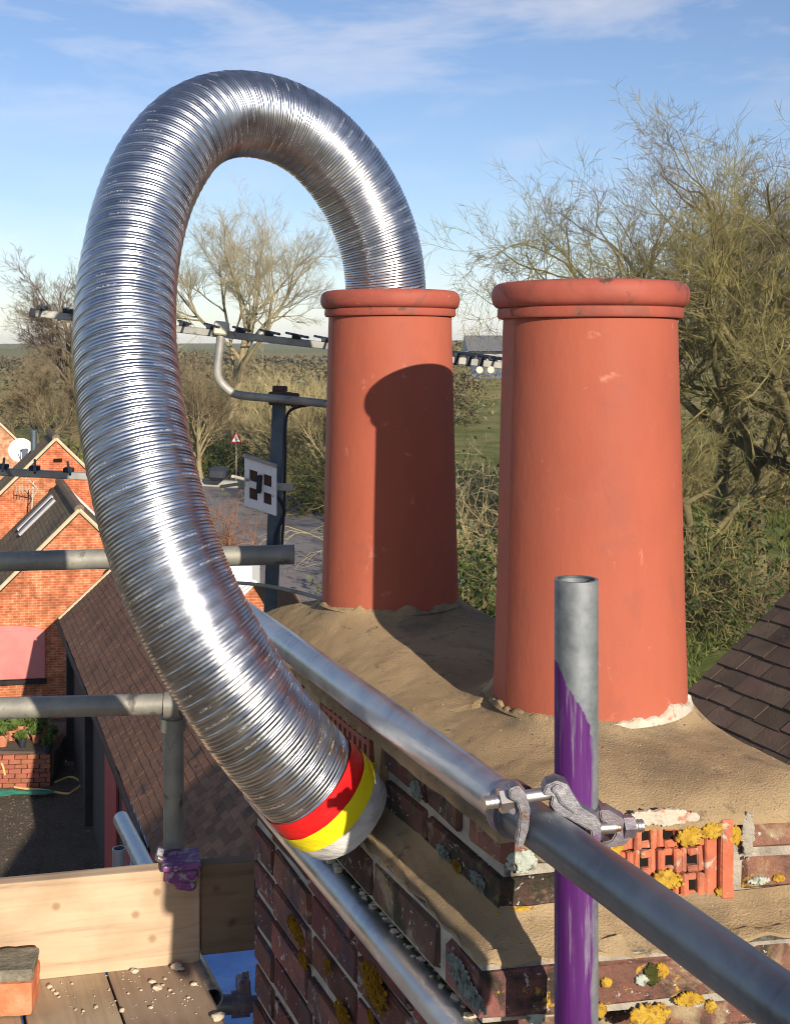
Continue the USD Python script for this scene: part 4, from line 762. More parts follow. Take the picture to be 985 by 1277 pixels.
# toe boards
TB0, TB1, TB2 = np.array([-1.45, 2.533, 0]), np.array([(250 - CX) / F * 2.757, 2.757, 0]), np.array([(319 - CX) / F * 2.80, 2.80, 0])
te = unit(TB1 - np.array([(0 - CX) / F * 2.66, 2.66, 0])); TB0 = TB1 - te * 1.15; TB2 = TB1 + te * 0.125
tn = np.array([-te[1], te[0], 0])
ZB1, ZB0 = -1.180, -1.402
def board_up(a, b, z0, z1, th=0.038, jit=0.0008):
    c = (a + b) / 2; L = np.linalg.norm(b - a)
    return MB().cbox(c + tn * th / 2 + ZZ * (z0 + z1) / 2, te * L / 2, tn * th / 2, ZZ * (z1 - z0) / 2, 0.003, jit)
def on_board(px, py):
    u = (px - CX) / F; sl = te[1] / te[0]; Y = (TB1[1] - TB1[0] * sl) / (1 - u * sl); return np.array([u * Y, Y, (HY - py) / F * Y])
wood('toe_board_wood', (0.50, 0.36, 0.235), te, [on_board(196, 1113), on_board(169, 1141), on_board(190, 1171), on_board(70, 1131)])
wood('toe_board_old', (0.20, 0.135, 0.085), te, [on_board(292, 1150), on_board(288, 1153), on_board(270, 1110)])
wood('deck_wood', (0.33, 0.235, 0.16), DD, [])
wood('deck_wood_pale', (0.42, 0.32, 0.21), DD, [])
obj('toe_board', board_up(TB0, TB1 - te * 0.0015, ZB0, ZB1), 'toe_board_wood', label='pale clean wooden toe board on edge, with three knots', cat='scaffold board')
obj('toe_board', board_up(TB1 + te * 0.001 + tn * 0.004, TB2 + tn * 0.004, ZB0 + 0.012, ZB1 - 0.002), 'toe_board_old', label='short dark weathered toe board between the pale one and the chimney', cat='scaffold board')
clip = thing('board_clip', 'purple-spattered clip holding the post against the toe board', 'scaffold clip')
cc = on_board(226, 1088)
obj('collar', MB().ring([pb[0], pb[1], ZB1 - 0.04], ZZ, 0.0243, 0.0305, 0.06, 28), 'clip_purple', clip, smooth=40)
obj('jaw', MB().cbox(on_board(226, 1089) - tn * 0.014, te * 0.037, tn * 0.012, ZZ * 0.016, 0.008, 0.0008), 'clip_purple', clip, smooth=50)
obj('jaw', MB().cbox(on_board(226, 1077) + tn * 0.020, te * 0.043, tn * 0.050, ZZ * 0.006, 0.003, 0.001), 'clip_purple', clip, smooth=50)
obj('hook', hullchain([on_board(222, 1100) - tn * .012, on_board(238, 1102) - tn * .012], [0.012, 0.012]), 'clip_purple', clip, smooth=60)
obj('bolt', bolt(MB(), at(197, 1070, 2.76), at(212, 1078, 2.76), 0.008), 'bolt_steel', clip, smooth=40)
obj('nut', nut(MB(), at(199, 1065, 2.77), [1, 0.2, -0.3], 0.016, 0.014), 'forged_steel', clip)

# deck boards running towards the camera
ZD = ZB0 + 0.001
def deck(px0, px1, py, mat, label, near=2.0, zz=0.0):
    a, b = atz(px0, py, ZD), atz(px1, py, ZD)
    sl = te[1] / te[0]
    def far(P):   # slide along DD to just short of the toe board
        g = lambda s_: (P + DD * s_)[1] - (TB1[1] + ((P + DD * s_)[0] - TB1[0]) * sl)
        s_ = -g(0) / (DD[1] - DD[0] * sl); return P + DD * (s_ + 0.02)
    fa, fb = far(a), far(b); na, nb = fa - DD * near, fb - DD * near; t_ = ZZ * -0.038
    mb = MB(); g_ = EE * 0.002
    c = (fa + fb + na + nb) / 4 + t_ / 2 + ZZ * zz
    mb.cbox(c, (fb - fa) / 2 - g_, DD * near / 2, ZZ * 0.019, 0.003, 0.0008)
    obj('deck_board', mb, mat, label=label, cat='scaffold board')
deck(134, 249, 1212, 'deck_wood', 'brown deck board nearest the chimney, with mortar crumbs on it', zz=0.002)
deck(20, 132.5, 1216, 'deck_wood_pale', 'middle deck board in the lower left corner, beside the broken brick')
deck(-96, 18.5, 1224, 'deck_wood_pale', 'deck board at the left edge, mostly under the broken brick', zz=-0.002)
r_ = np.random.default_rng(3); pts, szs = [], []
for px, py, s_ in [(168, 1213, .008), (220, 1208, .012), (225, 1210, .007), (190, 1226, .007), (196, 1234, .008), (203, 1230, .004), (212, 1236, .004), (216, 1240, .003), (242, 1229, .006), (152, 1262, .006), (188, 1258, .004), (272, 1271, .012), (120, 1257, .004), (62, 1232, .006), (70, 1240, .005), (66, 1236, .004), (74, 1244, .003), (206, 1222, .004), (235, 1245, .003), (160, 1240, .003), (176, 1236, .003), (90, 1228, .003), (104, 1262, .003)]:
    pts.append(atz(px, py, ZD + 0.003)); szs.append(s_)
for _ in range(70):
    pts.append(atz(r_.uniform(60, 255), r_.uniform(1212, 1275), ZD + 0.002)); szs.append(r_.uniform(0.0008, 0.002))
obj('mortar_crumbs', crumbs(pts, szs, 8), 'debris', label='crumbs of broken mortar scattered on the deck boards', cat='mortar crumbs', kind='stuff')
# loose brick
br = thing('loose_brick', 'broken orange brick topped with old mortar, standing on the deck boards at the left edge', 'brick')
b0 = atz(41, 1268, ZD); bd = unit(np.array([-0.98, -0.12, 0])); bn = np.array([-bd[1], bd[0], 0]); bn = bn if bn[1] > 0 else -bn
def lump(c, a, b, z, sub, amp, sc, seed):
    t = trimesh.creation.box([2, 2, 2]); 
    for _ in range(sub): t = t.subdivide()
    v = t.vertices.copy(); rr = 1 - 0.06 * (np.abs(v) ** 6).sum(1, keepdims=True) / 3; v = v * rr
    v = c + v[:, :1] * a + v[:, 1:2] * b + v[:, 2:] * z
    nz = meshkit.fbm(v * sc, 3, seed) - 0.5
    v = v + unit_rows(v - c) * (amp * nz)[:, None]
    return trimesh.Trimesh(v, t.faces, process=False)
def unit_rows(v): return v / (np.linalg.norm(v, axis=1, keepdims=True) + 1e-9)
noisy('loose_brick', ST((0.50, 0.13, 0.06), (0.62, 0.20, 0.09), (0.68, 0.30, 0.18)), 22, 0.9, bump=0.004, bscale=80, spots=[((0.60, 0.50, 0.42), 18, 0.60, 0.08)])
noisy('dirty_mortar', ST((0.10, 0.09, 0.065), (0.20, 0.18, 0.13), (0.36, 0.33, 0.26)), 28, 0.95, bump=0.006, bscale=90)
bc = b0 + bd * 0.075 + bn * 0.052
obj('body', lump(bc + ZZ * 0.036, bd * 0.075, bn * 0.052, ZZ * 0.035, 4, 0.006, 40, 3), 'loose_brick', br, smooth=40)
obj('mortar_bed', lump(bc + ZZ * 0.083 + bn * 0.004, bd * 0.074, bn * 0.050, ZZ * 0.013, 4, 0.012, 45, 6), 'dirty_mortar', br, smooth=40)

# blue sheet on the lift below, transom tube and clip beside the chimney foot
mb = MB(); nx, ny = 40, 40
c0, cu, cv = np.array([-1.05, 3.0, -1.90]), EE * 0.95, DD * 0.85
V = np.array([c0 + cu * a + cv * b + ZZ * 0.035 * (meshkit.fbm(np.array([a * 5, b * 5, 0.3]), 3, 4) - 0.5) for a in np.linspace(0, 1, nx) for b in np.linspace(-0.35, 1, ny)])
i, j = np.meshgrid(np.arange(nx - 1), np.arange(ny - 1), indexing='ij')
q = np.stack([i * ny + j, (i + 1) * ny + j, (i + 1) * ny + j + 1, i * ny + j + 1], -1).reshape(-1, 4)
k_ = len(V); V2 = np.vstack([V, V - ZZ * 0.003]); q2 = np.vstack([q, q[:, ::-1] + k_])
obj('tarpaulin', (V2, q2), 'blue_sheet', smooth=True, label='blue plastic sheet on the lift below, seen beside the deck board', cat='tarpaulin')
obj('scaffold_tube', hollow(MB(), at(268, 1253, 2.93), at(309, 1252, 2.94), sides=28), 'galvanised_dark', smooth=35, label='dark tube end under the deck boards beside the chimney foot', cat='scaffold tube')
cq = thing('scaffold_coupler', 'dark coupler on the tube end under the deck boards', 'scaffold coupler')
obj('band', MB().ring(at(300, 1252, 2.94), EE, 0.0242, 0.0310, 0.045, 26), 'forged_dark', cq, smooth=40)
obj('body', MB().cbox(at(303, 1228, 2.95), EE * 0.014, DD * 0.02, ZZ * 0.018, 0.004), 'forged_dark', cq)
obj('bolt', bolt(MB(), at(306, 1212, 2.96), at(312, 1262, 2.93), 0.008), 'forged_dark', cq, smooth=40)
# far ledger tube beyond the toe board
ta = at(151, 1022, 3.65); 
obj('scaffold_tube', hollow(MB(), ta, ta - DD * 1.1, sides=32), 'galvanised', smooth=35, label='blue-looking galvanised tube end sticking out beyond the pale toe board', cat='scaffold tube')
obj('scaffold_tube', hollow(MB(), ta + np.array([0.012, -.08, -0.055]), ta + np.array([0.012, -.08, -3.2]), r=0.020, sides=24), 'galvanised', smooth=35, label='upright tube under the end of the far ledger tube', cat='scaffold tube')

# ------------------------------------------------------------------ aerials and mast
YA = 3.06
mast = thing('aerial_mast', 'dark grey square mast behind the chimney carrying the television aerials', 'mast')
m0, m1 = at(336, 800, YA), at(349, 486, YA); md = unit(m1 - m0); mx = unit(np.cross([0, 1, 0], md))
obj('pole', MB().cbox((m0 + m1) / 2, mx * 0.0165, np.array([0, 1, 0]) * 0.0165, (m1 - m0) / 2, 0.002), 'mast_paint', mast)
obj('cap', MB().cbox(m1 + md * 0.002, mx * 0.0175, np.array([0, 1, 0]) * 0.0175, md * 0.008, 0.002), 'rusty', mast)
obj('bracket', MB().cbox(at(350, 497, YA - .03), np.array([1, 0, -.03]) * 0.030, np.array([0, 1, 0]) * 0.012, ZZ * 0.017, 0.003), 'rusty', mast)
obj('bracket', MB().cbox(at(368, 499, YA - .03), np.array([1, 0, -.03]) * 0.010, np.array([0, 1, 0]) * 0.014, ZZ * 0.018, 0.003), 'rusty', mast)
arm_pts = CubicSpline([0, 1, 2, 3, 4, 5, 6, 7, 8, 9], np.array([at(276, 408, 2.98), at(273, 440, 2.98), at(271, 462, 2.98), at(275, 476, 2.985), at(286, 487, 2.99), at(302, 493, 3.0), at(345, 497, 3.01), at(385, 501, 3.02), at(430, 506, 3.03), at(470, 511, 3.04)]))(np.linspace(0, 9, 60))
obj('arm', MB().tube(arm_pts, 0.0105, 16), 'aerial_grey', mast, smooth=40, label='cranked grey support arm curving down to the mast head')
cab = CubicSpline([0, 1, 2, 3, 4, 5], np.array([at(420, 507, 3.03), at(385, 505, 3.03), at(362, 512, 3.04), at(356, 535, 3.04), at(355, 600, 3.05), at(350, 700, 3.03)]))(np.linspace(0, 5, 50))
obj('cable', MB().tube(cab, 0.0038, 8), 'black_plastic', mast, smooth=40)
cab2 = CubicSpline([0, 1, 2, 3, 4], np.array([at(330, 612, 2.99), at(348, 622, 3.0), at(354, 640, 3.02), at(346, 660, 3.03), at(343, 700, 3.03)]))(np.linspace(0, 4, 40))
obj('cable', MB().tube(cab2, 0.005, 8), 'black_plastic', mast, smooth=40)

a1 = thing('television_aerial', 'long television aerial high across the view from beyond the duct to behind the pots', 'aerial')
bA, bB = at(44, 390, 2.98), at(640, 457, 3.0)
bdv = unit(bB - bA); bup = unit(np.cross(bdv, [0, 1, 0])); bup = bup if bup[2] > 0 else -bup
obj('boom', MB().cbox((bA + bB) / 2, (bB - bA) / 2, np.array([0, 1, 0]) * 0.010, bup * 0.0095, 0.002), 'aerial_grey', a1)
obj('end_cap', MB().cbox(bA - bdv * 0.004, bdv * 0.008, np.array([0, 1, 0]) * 0.0112, bup * 0.0107, 0.002), 'black_plastic', a1)
obj('saddle', MB().cbox(at(276, 409, 2.975), bdv * 0.018, np.array([0, 1, 0]) * 0.013, bup * 0.017, 0.004), 'aerial_pale', a1)
def elem(parent, boomA, boomB, px, L, tiltz=0.06, mat='black_plastic'):
    t = (px - (CX + F * boomA[0] / boomA[1])) / ((CX + F * boomB[0] / boomB[1]) - (CX + F * boomA[0] / boomA[1])); P = boomA + (boomB - boomA) * t
    e = obj('element_clip', MB().cbox(P + bup * 0.0135, bdv * 0.011, np.array([0, 1, 0]) * 0.012, bup * 0.006, 0.002), mat, parent)
    mb = MB(); d_ = unit(np.array([-0.30, 1, tiltz]))
    mb.tube([P + bup * 0.018 - d_ * L / 2, P + bup * 0.018 + d_ * L / 2], 0.0032, 8)
    obj('rod', mb, mat, e, smooth=40)
for i, px in enumerate([52, 84, 228, 262, 299, 334, 368, 405, 569, 585, 600, 614]):
    elem(a1, bA, bB, px, 0.24 + 0.003 * i)
for px in (598, 612):
    obj('disc', MB().tube([at(px, 461, 2.95), at(px, 461, 2.96)], 0.0085, 18), 'aerial_pale', a1)
for px in (569, 584, 599):
    obj('sleeve', MB().cbox(at(px, 449.5 + (px - 569) * .113, 2.998), bdv * 0.007, np.array([0, 1, 0]) * 0.0115, bup * 0.0112, 0.002), 'black_plastic', a1)

a2 = thing('television_aerial', 'lower television aerial with a white four-window reflector panel and a black dipole box', 'aerial')
cA, cB = at(-40, 586, 2.93), at(366, 608, 2.97)
bdv = unit(cB - cA); bup = unit(np.cross(bdv, [0, 1, 0])); bup = bup if bup[2] > 0 else -bup
obj('boom', MB().cbox((cA + cB) / 2, (cB - cA) / 2, np.array([0, 1, 0]) * 0.009, bup * 0.009, 0.002), 'aerial_grey', a2)
for px in (3, 42, 84): elem(a2, cA, cB, px, 0.22, 0.05)
obj('dipole_box', MB().cbox(at(272, 590, 2.93), bdv * 0.022, np.array([0, 1, 0]) * 0.03, bup * 0.014, 0.006), 'black_plastic', a2, smooth=30)
obj('dipole_rod', MB().tube([at(290, 594, 2.86), at(318, 601, 2.96)], 0.004, 8), 'aerial_pale', a2, smooth=40)
pa, pbb = at(305, 568, 2.93), at(345, 581, 2.93)           # top edge of the panel
pu, ph_ = (pbb - pa), ZZ * -0.122
pn = unit(np.cross(pu, ph_)); pn = pn if pn[1] < 0 else -pn
def pq(mb, u0, u1, v0, v1, d=0.0, th=0.004):
    c = pa + pu * (u0 + u1) / 2 + ph_ * (v0 + v1) / 2 + pn * d
    mb.cbox(c, pu * (u1 - u0) / 2, ph_ * (v1 - v0) / 2, pn * th, 0.0012)
mb = MB()
for u0, u1 in ((0, .16), (.40, .60), (.84, 1)): pq(mb, u0, u1, 0, 1)
for v0, v1 in ((0, .24), (.46, .60), (.82, 1)): pq(mb, .02, .98, v0, v1, -0.0009)
pnl = obj('reflector_panel', mb, 'white_panel', a2, label='white plastic reflector with four square windows')
mb = MB()
for u0, u1 in ((.15, .41), (.59, .85)):
    for v0, v1 in ((.23, .47), (.59, .83)): pq(mb, u0, u1, v0, v1, -0.010, 0.003)
obj('mesh', mb, 'rusty', pnl)
mb = MB(); pq(mb, -.03, 1.03, -.04, .03, 0.004, 0.007); obj('top_edge', mb, 'aerial_grey', pnl)
obj('panel_clip', MB().cbox(at(324, 603, 2.93), bdv * 0.006, np.array([0, 1, 0]) * 0.02, bup * 0.022, 0.002), 'black_plastic', a2)
wire = CubicSpline([0, 1, 2, 3], np.array([at(240, 727, 3.0), at(310, 728, 2.95), at(360, 736, 2.80), at(408, 748, 2.60)]))(np.linspace(0, 3, 40))
obj('lashing_wire', MB().tube(wire, 0.0045, 10), 'galvanised_dull', smooth=40, label='thin grey lashing wire from the back of the stack past the mast foot', cat='wire')

# ------------------------------------------------------------------ tiled roofs
def project(P): return CX + F * P[..., 0] / P[..., 1], HY - F * P[..., 2] / P[..., 1]
def tile_roof(parent, O, U, S, LU, LS, gauge, width, mat, alt=None, alt_p=0.0, keep=300, th=0.012, max_parts=300, view_right=985, tail=0.55, lift=0.55):
    """Plain tiles: O lower corner, U unit direction along the courses, S unit direction up the slope. The `keep` largest in view are parts, the rest one part."""
    U, S = unit(U), unit(S); Nn = unit(np.cross(U, S)); Nn = Nn if Nn[2] > 0 else -Nn
    rows_ = int(LS / gauge); cols_ = int(LU / width); r_ = np.random.default_rng(int(abs(O[0] * 100)) + 5); tiles = []
    for r in range(rows_):
        offs = (r % 2) * width * 0.5
        for c in range(-1, cols_ + 1):
            x0 = c * width + offs; x1 = x0 + width
            x0, x1 = max(x0, 0), min(x1, LU)
            if x1 - x0 < width * 0.2: continue
            l = gauge * 1.5
            cen = O + U * (x0 + x1) / 2 + S * (r * gauge + l / 2 + r_.normal(0, 0.003)) + Nn * (th * 0.9 + r_.normal(0, 0.0012))
            sl = unit(S * l - Nn * th * 1.15 * 1.0)                     # each tile tips so that its tail rides on the course below
            tiles.append((cen, U * ((x1 - x0) / 2 - 0.0018), sl * l / 2, Nn * th / 2))
    C = np.array([t[0] for t in tiles]); px, py = project(C)
    vis = (px > -25) & (px < view_right + 25) & (py < 1300) & (C[:, 1] > 0.3)
    order = np.argsort(C[:, 1] + np.where(vis, 0, 1e6)); keepers = set(order[:min(keep, int(vis.sum()))].tolist())
    rest = MB()
    for k_, t in enumerate(tiles):
        red = alt and r_.random() < alt_p
        if k_ in keepers:
            obj('tile', MB().box(*t), alt if red else mat, parent)
        elif C[k_, 1] > -40: rest.box(*t)
    if rest.n: obj('tiles', rest, mat, parent, kind='stuff')
    mb = MB(); c = O + U * LU / 2 + S * LS / 2 - Nn * 0.03; mb.box(c, U * (LU / 2 - .01), S * LS / 2, Nn * 0.018)
    return mb

# main house, whose roof shows in the right corner; the chimney stands over its left eave
hv = at(860, 866, 5.8)                                    # lowest visible point of the far verge
pitch = math.radians(42); SL = unit(EE * math.cos(pitch) + ZZ * math.sin(pitch))
hs = float(np.dot(hv, DD))
house = thing('main_house', 'dark brown tiled house roof at lower right behind the larger pot', 'house')
down = 2.45 / math.cos(pitch)
Oh = hv - SL * down                                       # eave corner at the far end
roof_len = 13.0; slope_len = down + 3.1
deckm = tile_roof(house, Oh - DD * roof_len, DD, SL, roof_len, slope_len, 0.1, 0.168, 'main_tile', keep=290)
obj('roof_deck', deckm, 'dark_timber', house)
ridge = Oh + SL * slope_len; ridge_z = ridge[2]
SR = unit(EE * math.cos(pitch) - ZZ * math.sin(pitch))
mb = MB(); c = ridge + SR * slope_len / 2 - DD * roof_len / 2; mb.box(c, DD * roof_len / 2, SR * slope_len / 2, unit(np.cross(SR, DD)) * 0.03)
obj('far_slope', mb, 'main_tile', house)
mb = MB(); mb.tube([ridge + DD * 0.0 + ZZ * 0.01, ridge - DD * roof_len + ZZ * 0.01], 0.09, 12); obj('ridge_tiles', mb, 'main_tile', house, smooth=40)
wl = Oh + EE * 0.25; wr = Oh + EE * (2 * slope_len * math.cos(pitch) - 0.25)
zt = Oh[2] - 0.05
poly = [wl * [1, 1, 0] + ZZ * GZ, wr * [1, 1, 0] + ZZ * GZ, wr * [1, 1, 0] + ZZ * zt, ridge * [1, 1, 0] + ZZ * (ridge_z - 0.30), wl * [1, 1, 0] + ZZ * zt]
for nm, off in (('gable_wall', -0.12), ('gable_wall', -roof_len + 0.4)):
    obj(nm, MB().prism([p + DD * off for p in poly], DD * -0.25), 'gable_brick', house)
for P in (wl, wr):
    c = P * [1, 1, 0] - DD * roof_len / 2 + ZZ * (GZ + zt) / 2
    obj('side_wall', MB().box(c, EE * 0.12, DD * (roof_len / 2 - 0.6), ZZ * (zt - GZ) / 2 - ZZ * 0.02), 'gable_brick', house)

# long low building whose roof runs towards the camera behind the toe board
ZEV = -5.2
e_far, e_near = atz(74, 774, ZEV), atz(236, 1180, ZEV)
UD = unit(e_far - e_near)
p2 = math.radians(43); SB = unit(EE * math.cos(p2) + ZZ * math.sin(p2))
barn = thing('long_barn', 'long low outbuilding with a mottled brown clay tile roof and red doors under its eave', 'outbuilding')
LB = np.linalg.norm(e_far - e_near); HB = 2.05
deckm = tile_roof(barn, e_near, UD, SB, LB, HB, 0.1, 0.166, 'clay_tile', 'clay_tile_red', 0.05, keep=295)
obj('roof_deck', deckm, 'dark_timber', barn)
SB2 = unit(EE * math.cos(p2) - ZZ * math.sin(p2)); rg = e_near + SB * HB
obj('back_slope', MB().box(rg + UD * LB / 2 + SB2 * HB / 2, UD * LB / 2, SB2 * HB / 2, unit(np.cross(UD, SB2)) * 0.03), 'clay_tile', barn)
obj('ridge', MB().tube([rg + UD * i_ * LB / 30 + ZZ * (0.02 + 0.006 * (i_ % 2)) for i_ in range(31)], 0.10, 10), 'clay_tile', barn, smooth=40)
obj('verge', MB().tube([e_far + ZZ * 0.03, e_far + SB * HB + ZZ * 0.03], 0.035, 6), 'verge_mortar', barn)
obj('gutter', MB().tube([e_near - EE * 0.05 - ZZ * 0.02, e_far - EE * 0.05 - ZZ * 0.02], 0.032, 10), 'dark_timber', barn, smooth=40)
def side_pt(f, z): return e_near * (1 - f) + e_far * f + EE * 0.30 + ZZ * (z - ZEV)
wallc = (side_pt(0, GZ) + side_pt(1, ZEV)) / 2
obj('side_wall', MB().box(wallc, UD * (LB / 2 - 0.05), EE * 0.04, ZZ * (ZEV - GZ) / 2 - ZZ * 0.06), 'dark_timber', barn)
def f_of(px, z):       # fraction along the eave whose side-wall point projects to column px
    fs = np.linspace(0, 1, 400); P = np.array([side_pt(f, z) for f in fs]); return float(fs[np.argmin(np.abs(project(P)[0] - px))])
for pxa, pxb in ((137, 152), (160, 170), (196, 214)):
    fa, fb = f_of(pxa, -6.6), f_of(pxb, -6.6); a, b = side_pt(fa, -6.5), side_pt(fb, -6.5)
    obj('door', MB().cbox((a + b) / 2 - EE * 0.06 + ZZ * -0.25, (b - a) / 2, EE * 0.02, ZZ * 1.1, 0.01), 'red_paint', barn)
fa, fb = f_of(174, -6.3), f_of(192, -6.3); a, b = side_pt(fa, -6.3) - EE * 0.07, side_pt(fb, -6.3) - EE * 0.07
win = obj('window', MB().box((a + b) / 2, (b - a) / 2, EE * 0.006, ZZ * 0.62), 'dark_hole', barn)
mb = MB()
for u in (0, .25, .5, .75, 1): c = a + (b - a) * u - EE * 0.02; mb.box(c, unit(b - a) * 0.028, EE * 0.02, ZZ * 0.64)
for v in (-1, -.33, .33, 1): c = (a + b) / 2 - EE * 0.021 + ZZ * 0.62 * v; mb.box(c, (b - a) / 2, EE * 0.02, ZZ * 0.028)
obj('frame', mb, 'blue_paint', win)
obj('sill', MB().cbox((a + b) / 2 - EE * 0.12 - ZZ * 0.70, (b - a) * 0.62, EE * 0.11, ZZ * 0.05, 0.01), 'blue_paint', win)
for px in (78, 118):
    f = f_of(px, -7); c = side_pt(f, (GZ + ZEV) / 2) - EE * 0.1
    obj('timber_post', MB().cbox(c, UD * 0.07, EE * 0.07, ZZ * (ZEV - GZ) / 2 - ZZ * 0.08, 0.01), 'dark_timber', barn)

# brick houses beyond the yard; ridges run away along RD
RD = unit(at(72, 602, 32.4) - at(98.6, 640, 26.2)); RD = unit(RD * [1, 1, 0])
def gable_house(name, label, apex, half_l, half_r, pitch_deg, length, roofmat, wallmat='gable_brick', base=GZ, overhang=0.0, keep=0, gauge=0.11):
    t = thing(name, label, 'house'); tp = math.tan(math.radians(pitch_deg))
    L_, R_ = apex - EE * half_l - ZZ * half_l * tp, apex + EE * half_r - ZZ * half_r * tp
    poly = [L_ * [1, 1, 0] + ZZ * base, R_ * [1, 1, 0] + ZZ * base, R_, apex, L_]
    obj('gable_wall', MB().prism(poly, RD * 0.25), wallmat, t)
    obj('gable_wall', MB().prism([p + RD * (length - 0.3) for p in poly], RD * 0.25), wallmat, t)
    for P in (L_, R_):
        sgn = 1 if P is L_ else -1
        c = P * [1, 1, 0] + RD * length / 2 + ZZ * (base + P[2]) / 2 + EE * sgn * 0.13
        obj('side_wall', MB().box(c, RD * (length / 2 - 0.3), EE * 0.12, ZZ * (P[2] - base) / 2), wallmat, t)
    for P, w in ((L_, half_l), (R_, half_r)):
        S = unit(apex - P); sl = np.linalg.norm(apex - P)
        dk = tile_roof(t, P + ZZ * 0.05 + RD * 0.02, RD, S, length, sl + 0.02, gauge, 0.17, roofmat, keep=keep)
        obj('roof_deck', dk, 'dark_timber', t)
    mb = MB()
    for P in (L_, R_): mb.tube([P + ZZ * 0.09 + RD * 0.0, apex + ZZ * 0.09], 0.045, 6)
    obj('verge', mb, 'verge_mortar', t)
    n_ = int(length / 0.3); mb = MB()
    for k_ in range(n_):
        c = apex + RD * (k_ + 0.5) * length / n_ + ZZ * 0.10; mb.tube([c - RD * length / n_ * 0.49, c + RD * length / n_ * 0.49], 0.11, 8)
    obj('ridge_tiles', mb, roofmat, t)
    return t, L_, R_
ap1 = at(99, 641, 26.2)
g1, L1, R1 = gable_house('brick_outbuilding', 'nearest orange brick gable with a faded red shutter, beyond the yard', ap1, 2.75, 1.6, 45, 6.1, 'brown_tile_far', keep=120)
def on_gable(apex, px, py, off=-0.03):
    u = (px - CX) / F; t_ = math.tan(EA); Y = (apex[1] + off - apex[0] * t_) / (1 - u * t_); return np.array([u * Y, Y, (HY - py) / F * Y])
sa, sb = on_gable(ap1, -40, 850), on_gable(ap1, 57, 785)
sh = obj('shutter', MB().cbox((sa + sb) / 2 * [1, 1, 1], EE * abs(sb[0] - sa[0]) / 2, np.array([0, 0.03, 0]), ZZ * (sb[2] - sa[2]) / 2, 0.02), 'faded_red', g1, label='large faded red shutter panel')
w_ = abs(sb[0] - sa[0]) / 2; c_ = (sa + sb) / 2
mb = MB()
for i_ in range(9):
    f0, f1 = -1 + i_ * 2 / 9, -1 + (i_ + 1) * 2 / 9; z0, z1 = 0.12 * (1 - f0 ** 2), 0.12 * (1 - f1 ** 2); top = ZZ * (sb[2] - c_[2] - 0.005)
    a, b = c_ + EE * w_ * f0 + top, c_ + EE * w_ * f1 + top; d_ = np.array([0, 0.025, 0])
    mb.hexa([a - d_, b - d_, b + d_, a + d_, a - d_ + ZZ * z0 + ZZ * .001, b - d_ + ZZ * z1 + ZZ * .001, b + d_ + ZZ * z1 + ZZ * .001, a + d_ + ZZ * z0 + ZZ * .001])
obj('arched_head', mb, 'faded_red', sh)
obj('sill', MB().cbox(c_ + ZZ * (sa[2] - c_[2] - 0.06), EE * (w_ + 0.03), np.array([0, 0.07, 0]), ZZ * 0.05, 0.01), 'dark_timber', sh)
Ssl = unit(ap1 - L1); Nsl = unit(np.cross(RD, Ssl)); Nsl = Nsl if Nsl[2] > 0 else -Nsl
rv_ = at(47, 644, 1.0); sk = rv_ * float(np.dot(ap1 + Nsl * 0.05, Nsl) / np.dot(rv_, Nsl))
rl = obj('skylight', MB().cbox(sk + Nsl * 0.03, RD * 0.55, Ssl * 0.56, Nsl * 0.03, 0.01), 'rusty', g1, label='long skylight with two pale strips on the tiled slope')
for q_ in (-0.42, 0.42): obj('strip', MB().cbox(sk + RD * q_ + Nsl * 0.06, RD * 0.15, Ssl * 0.60, Nsl * 0.035, 0.01), 'lead', rl)
obj('lead_flashing', MB().box((ap1 + R1) / 2 + RD * 6.02 + ZZ * 0.12, unit(ap1 - R1) * 1.1, RD * 0.10, Nsl * 0.03 * np.array([-1, -1, 1])), 'lead', g1)
ap2 = at(70, 551, 33.0)
g2, L2, R2 = gable_house('brick_house', 'taller orange brick gable with a brown tiled roof behind the nearest outbuilding', ap2, 3.2, 3.0, 45, 3.0, 'brown_tile_far', keep=60)
obj('vent', MB().cbox(on_gable(ap2, 72, 574), EE * 0.11, np.array([0, 0.02, 0]), ZZ * 0.045, 0.005), 'dark_hole', g2)
ap3 = at(-35, 498, 45.0)
g3, L3, R3 = gable_house('brick_house', 'pale tan brick gable at the left edge beside the satellite dish', ap3, 2.0, 2.2, 45, 4.0, 'brown_tile_far', 'tan_brick')
# lower roof between the houses
ap4 = at(-60, 590, 38.0)
g4, L4, R4 = gable_house('tiled_lean_to', 'low brown tiled roof at the left edge in front of the tan gable', ap4 - RD * 1.0, 2.6, 2.9, 33, 3.0, 'brown_tile_far')
# flue pipe, dish, roof aerial
fp = thing('flue_pipe', 'short dark flue pipe on the far end of the tall brick gable roof', 'flue pipe')
q0 = at(42, 548, 35.2); obj('pipe', MB().tube([q0 - ZZ * 0.8, q0 + ZZ * 0.22], 0.09, 16), 'mast_paint', fp, smooth=40); obj('cowl', MB().tube([q0 + ZZ * 0.20, q0 + ZZ * 0.27], 0.11, 16), 'mast_paint', fp, smooth=40)
ds = thing('satellite_dish', 'round white satellite dish beside the tan gable', 'satellite dish')
dc = at(26, 561, 37.0); dd_ = unit(np.array([0.25, -1, 0.25])); du = unit(np.cross(dd_, ZZ)); dv_ = np.cross(du, dd_)
V, f = [dc - dd_ * 0.09], []
for k_, rr in enumerate((0.15, 0.28, 0.37)):
    V += [dc + dd_ * (-0.09 + 0.6 * rr * rr) + (du * math.cos(a) + dv_ * math.sin(a)) * rr for a in np.arange(28) * 2 * np.pi / 28]
f += [[0, 1 + i_, 1 + (i_ + 1) % 28] for i_ in range(28)]
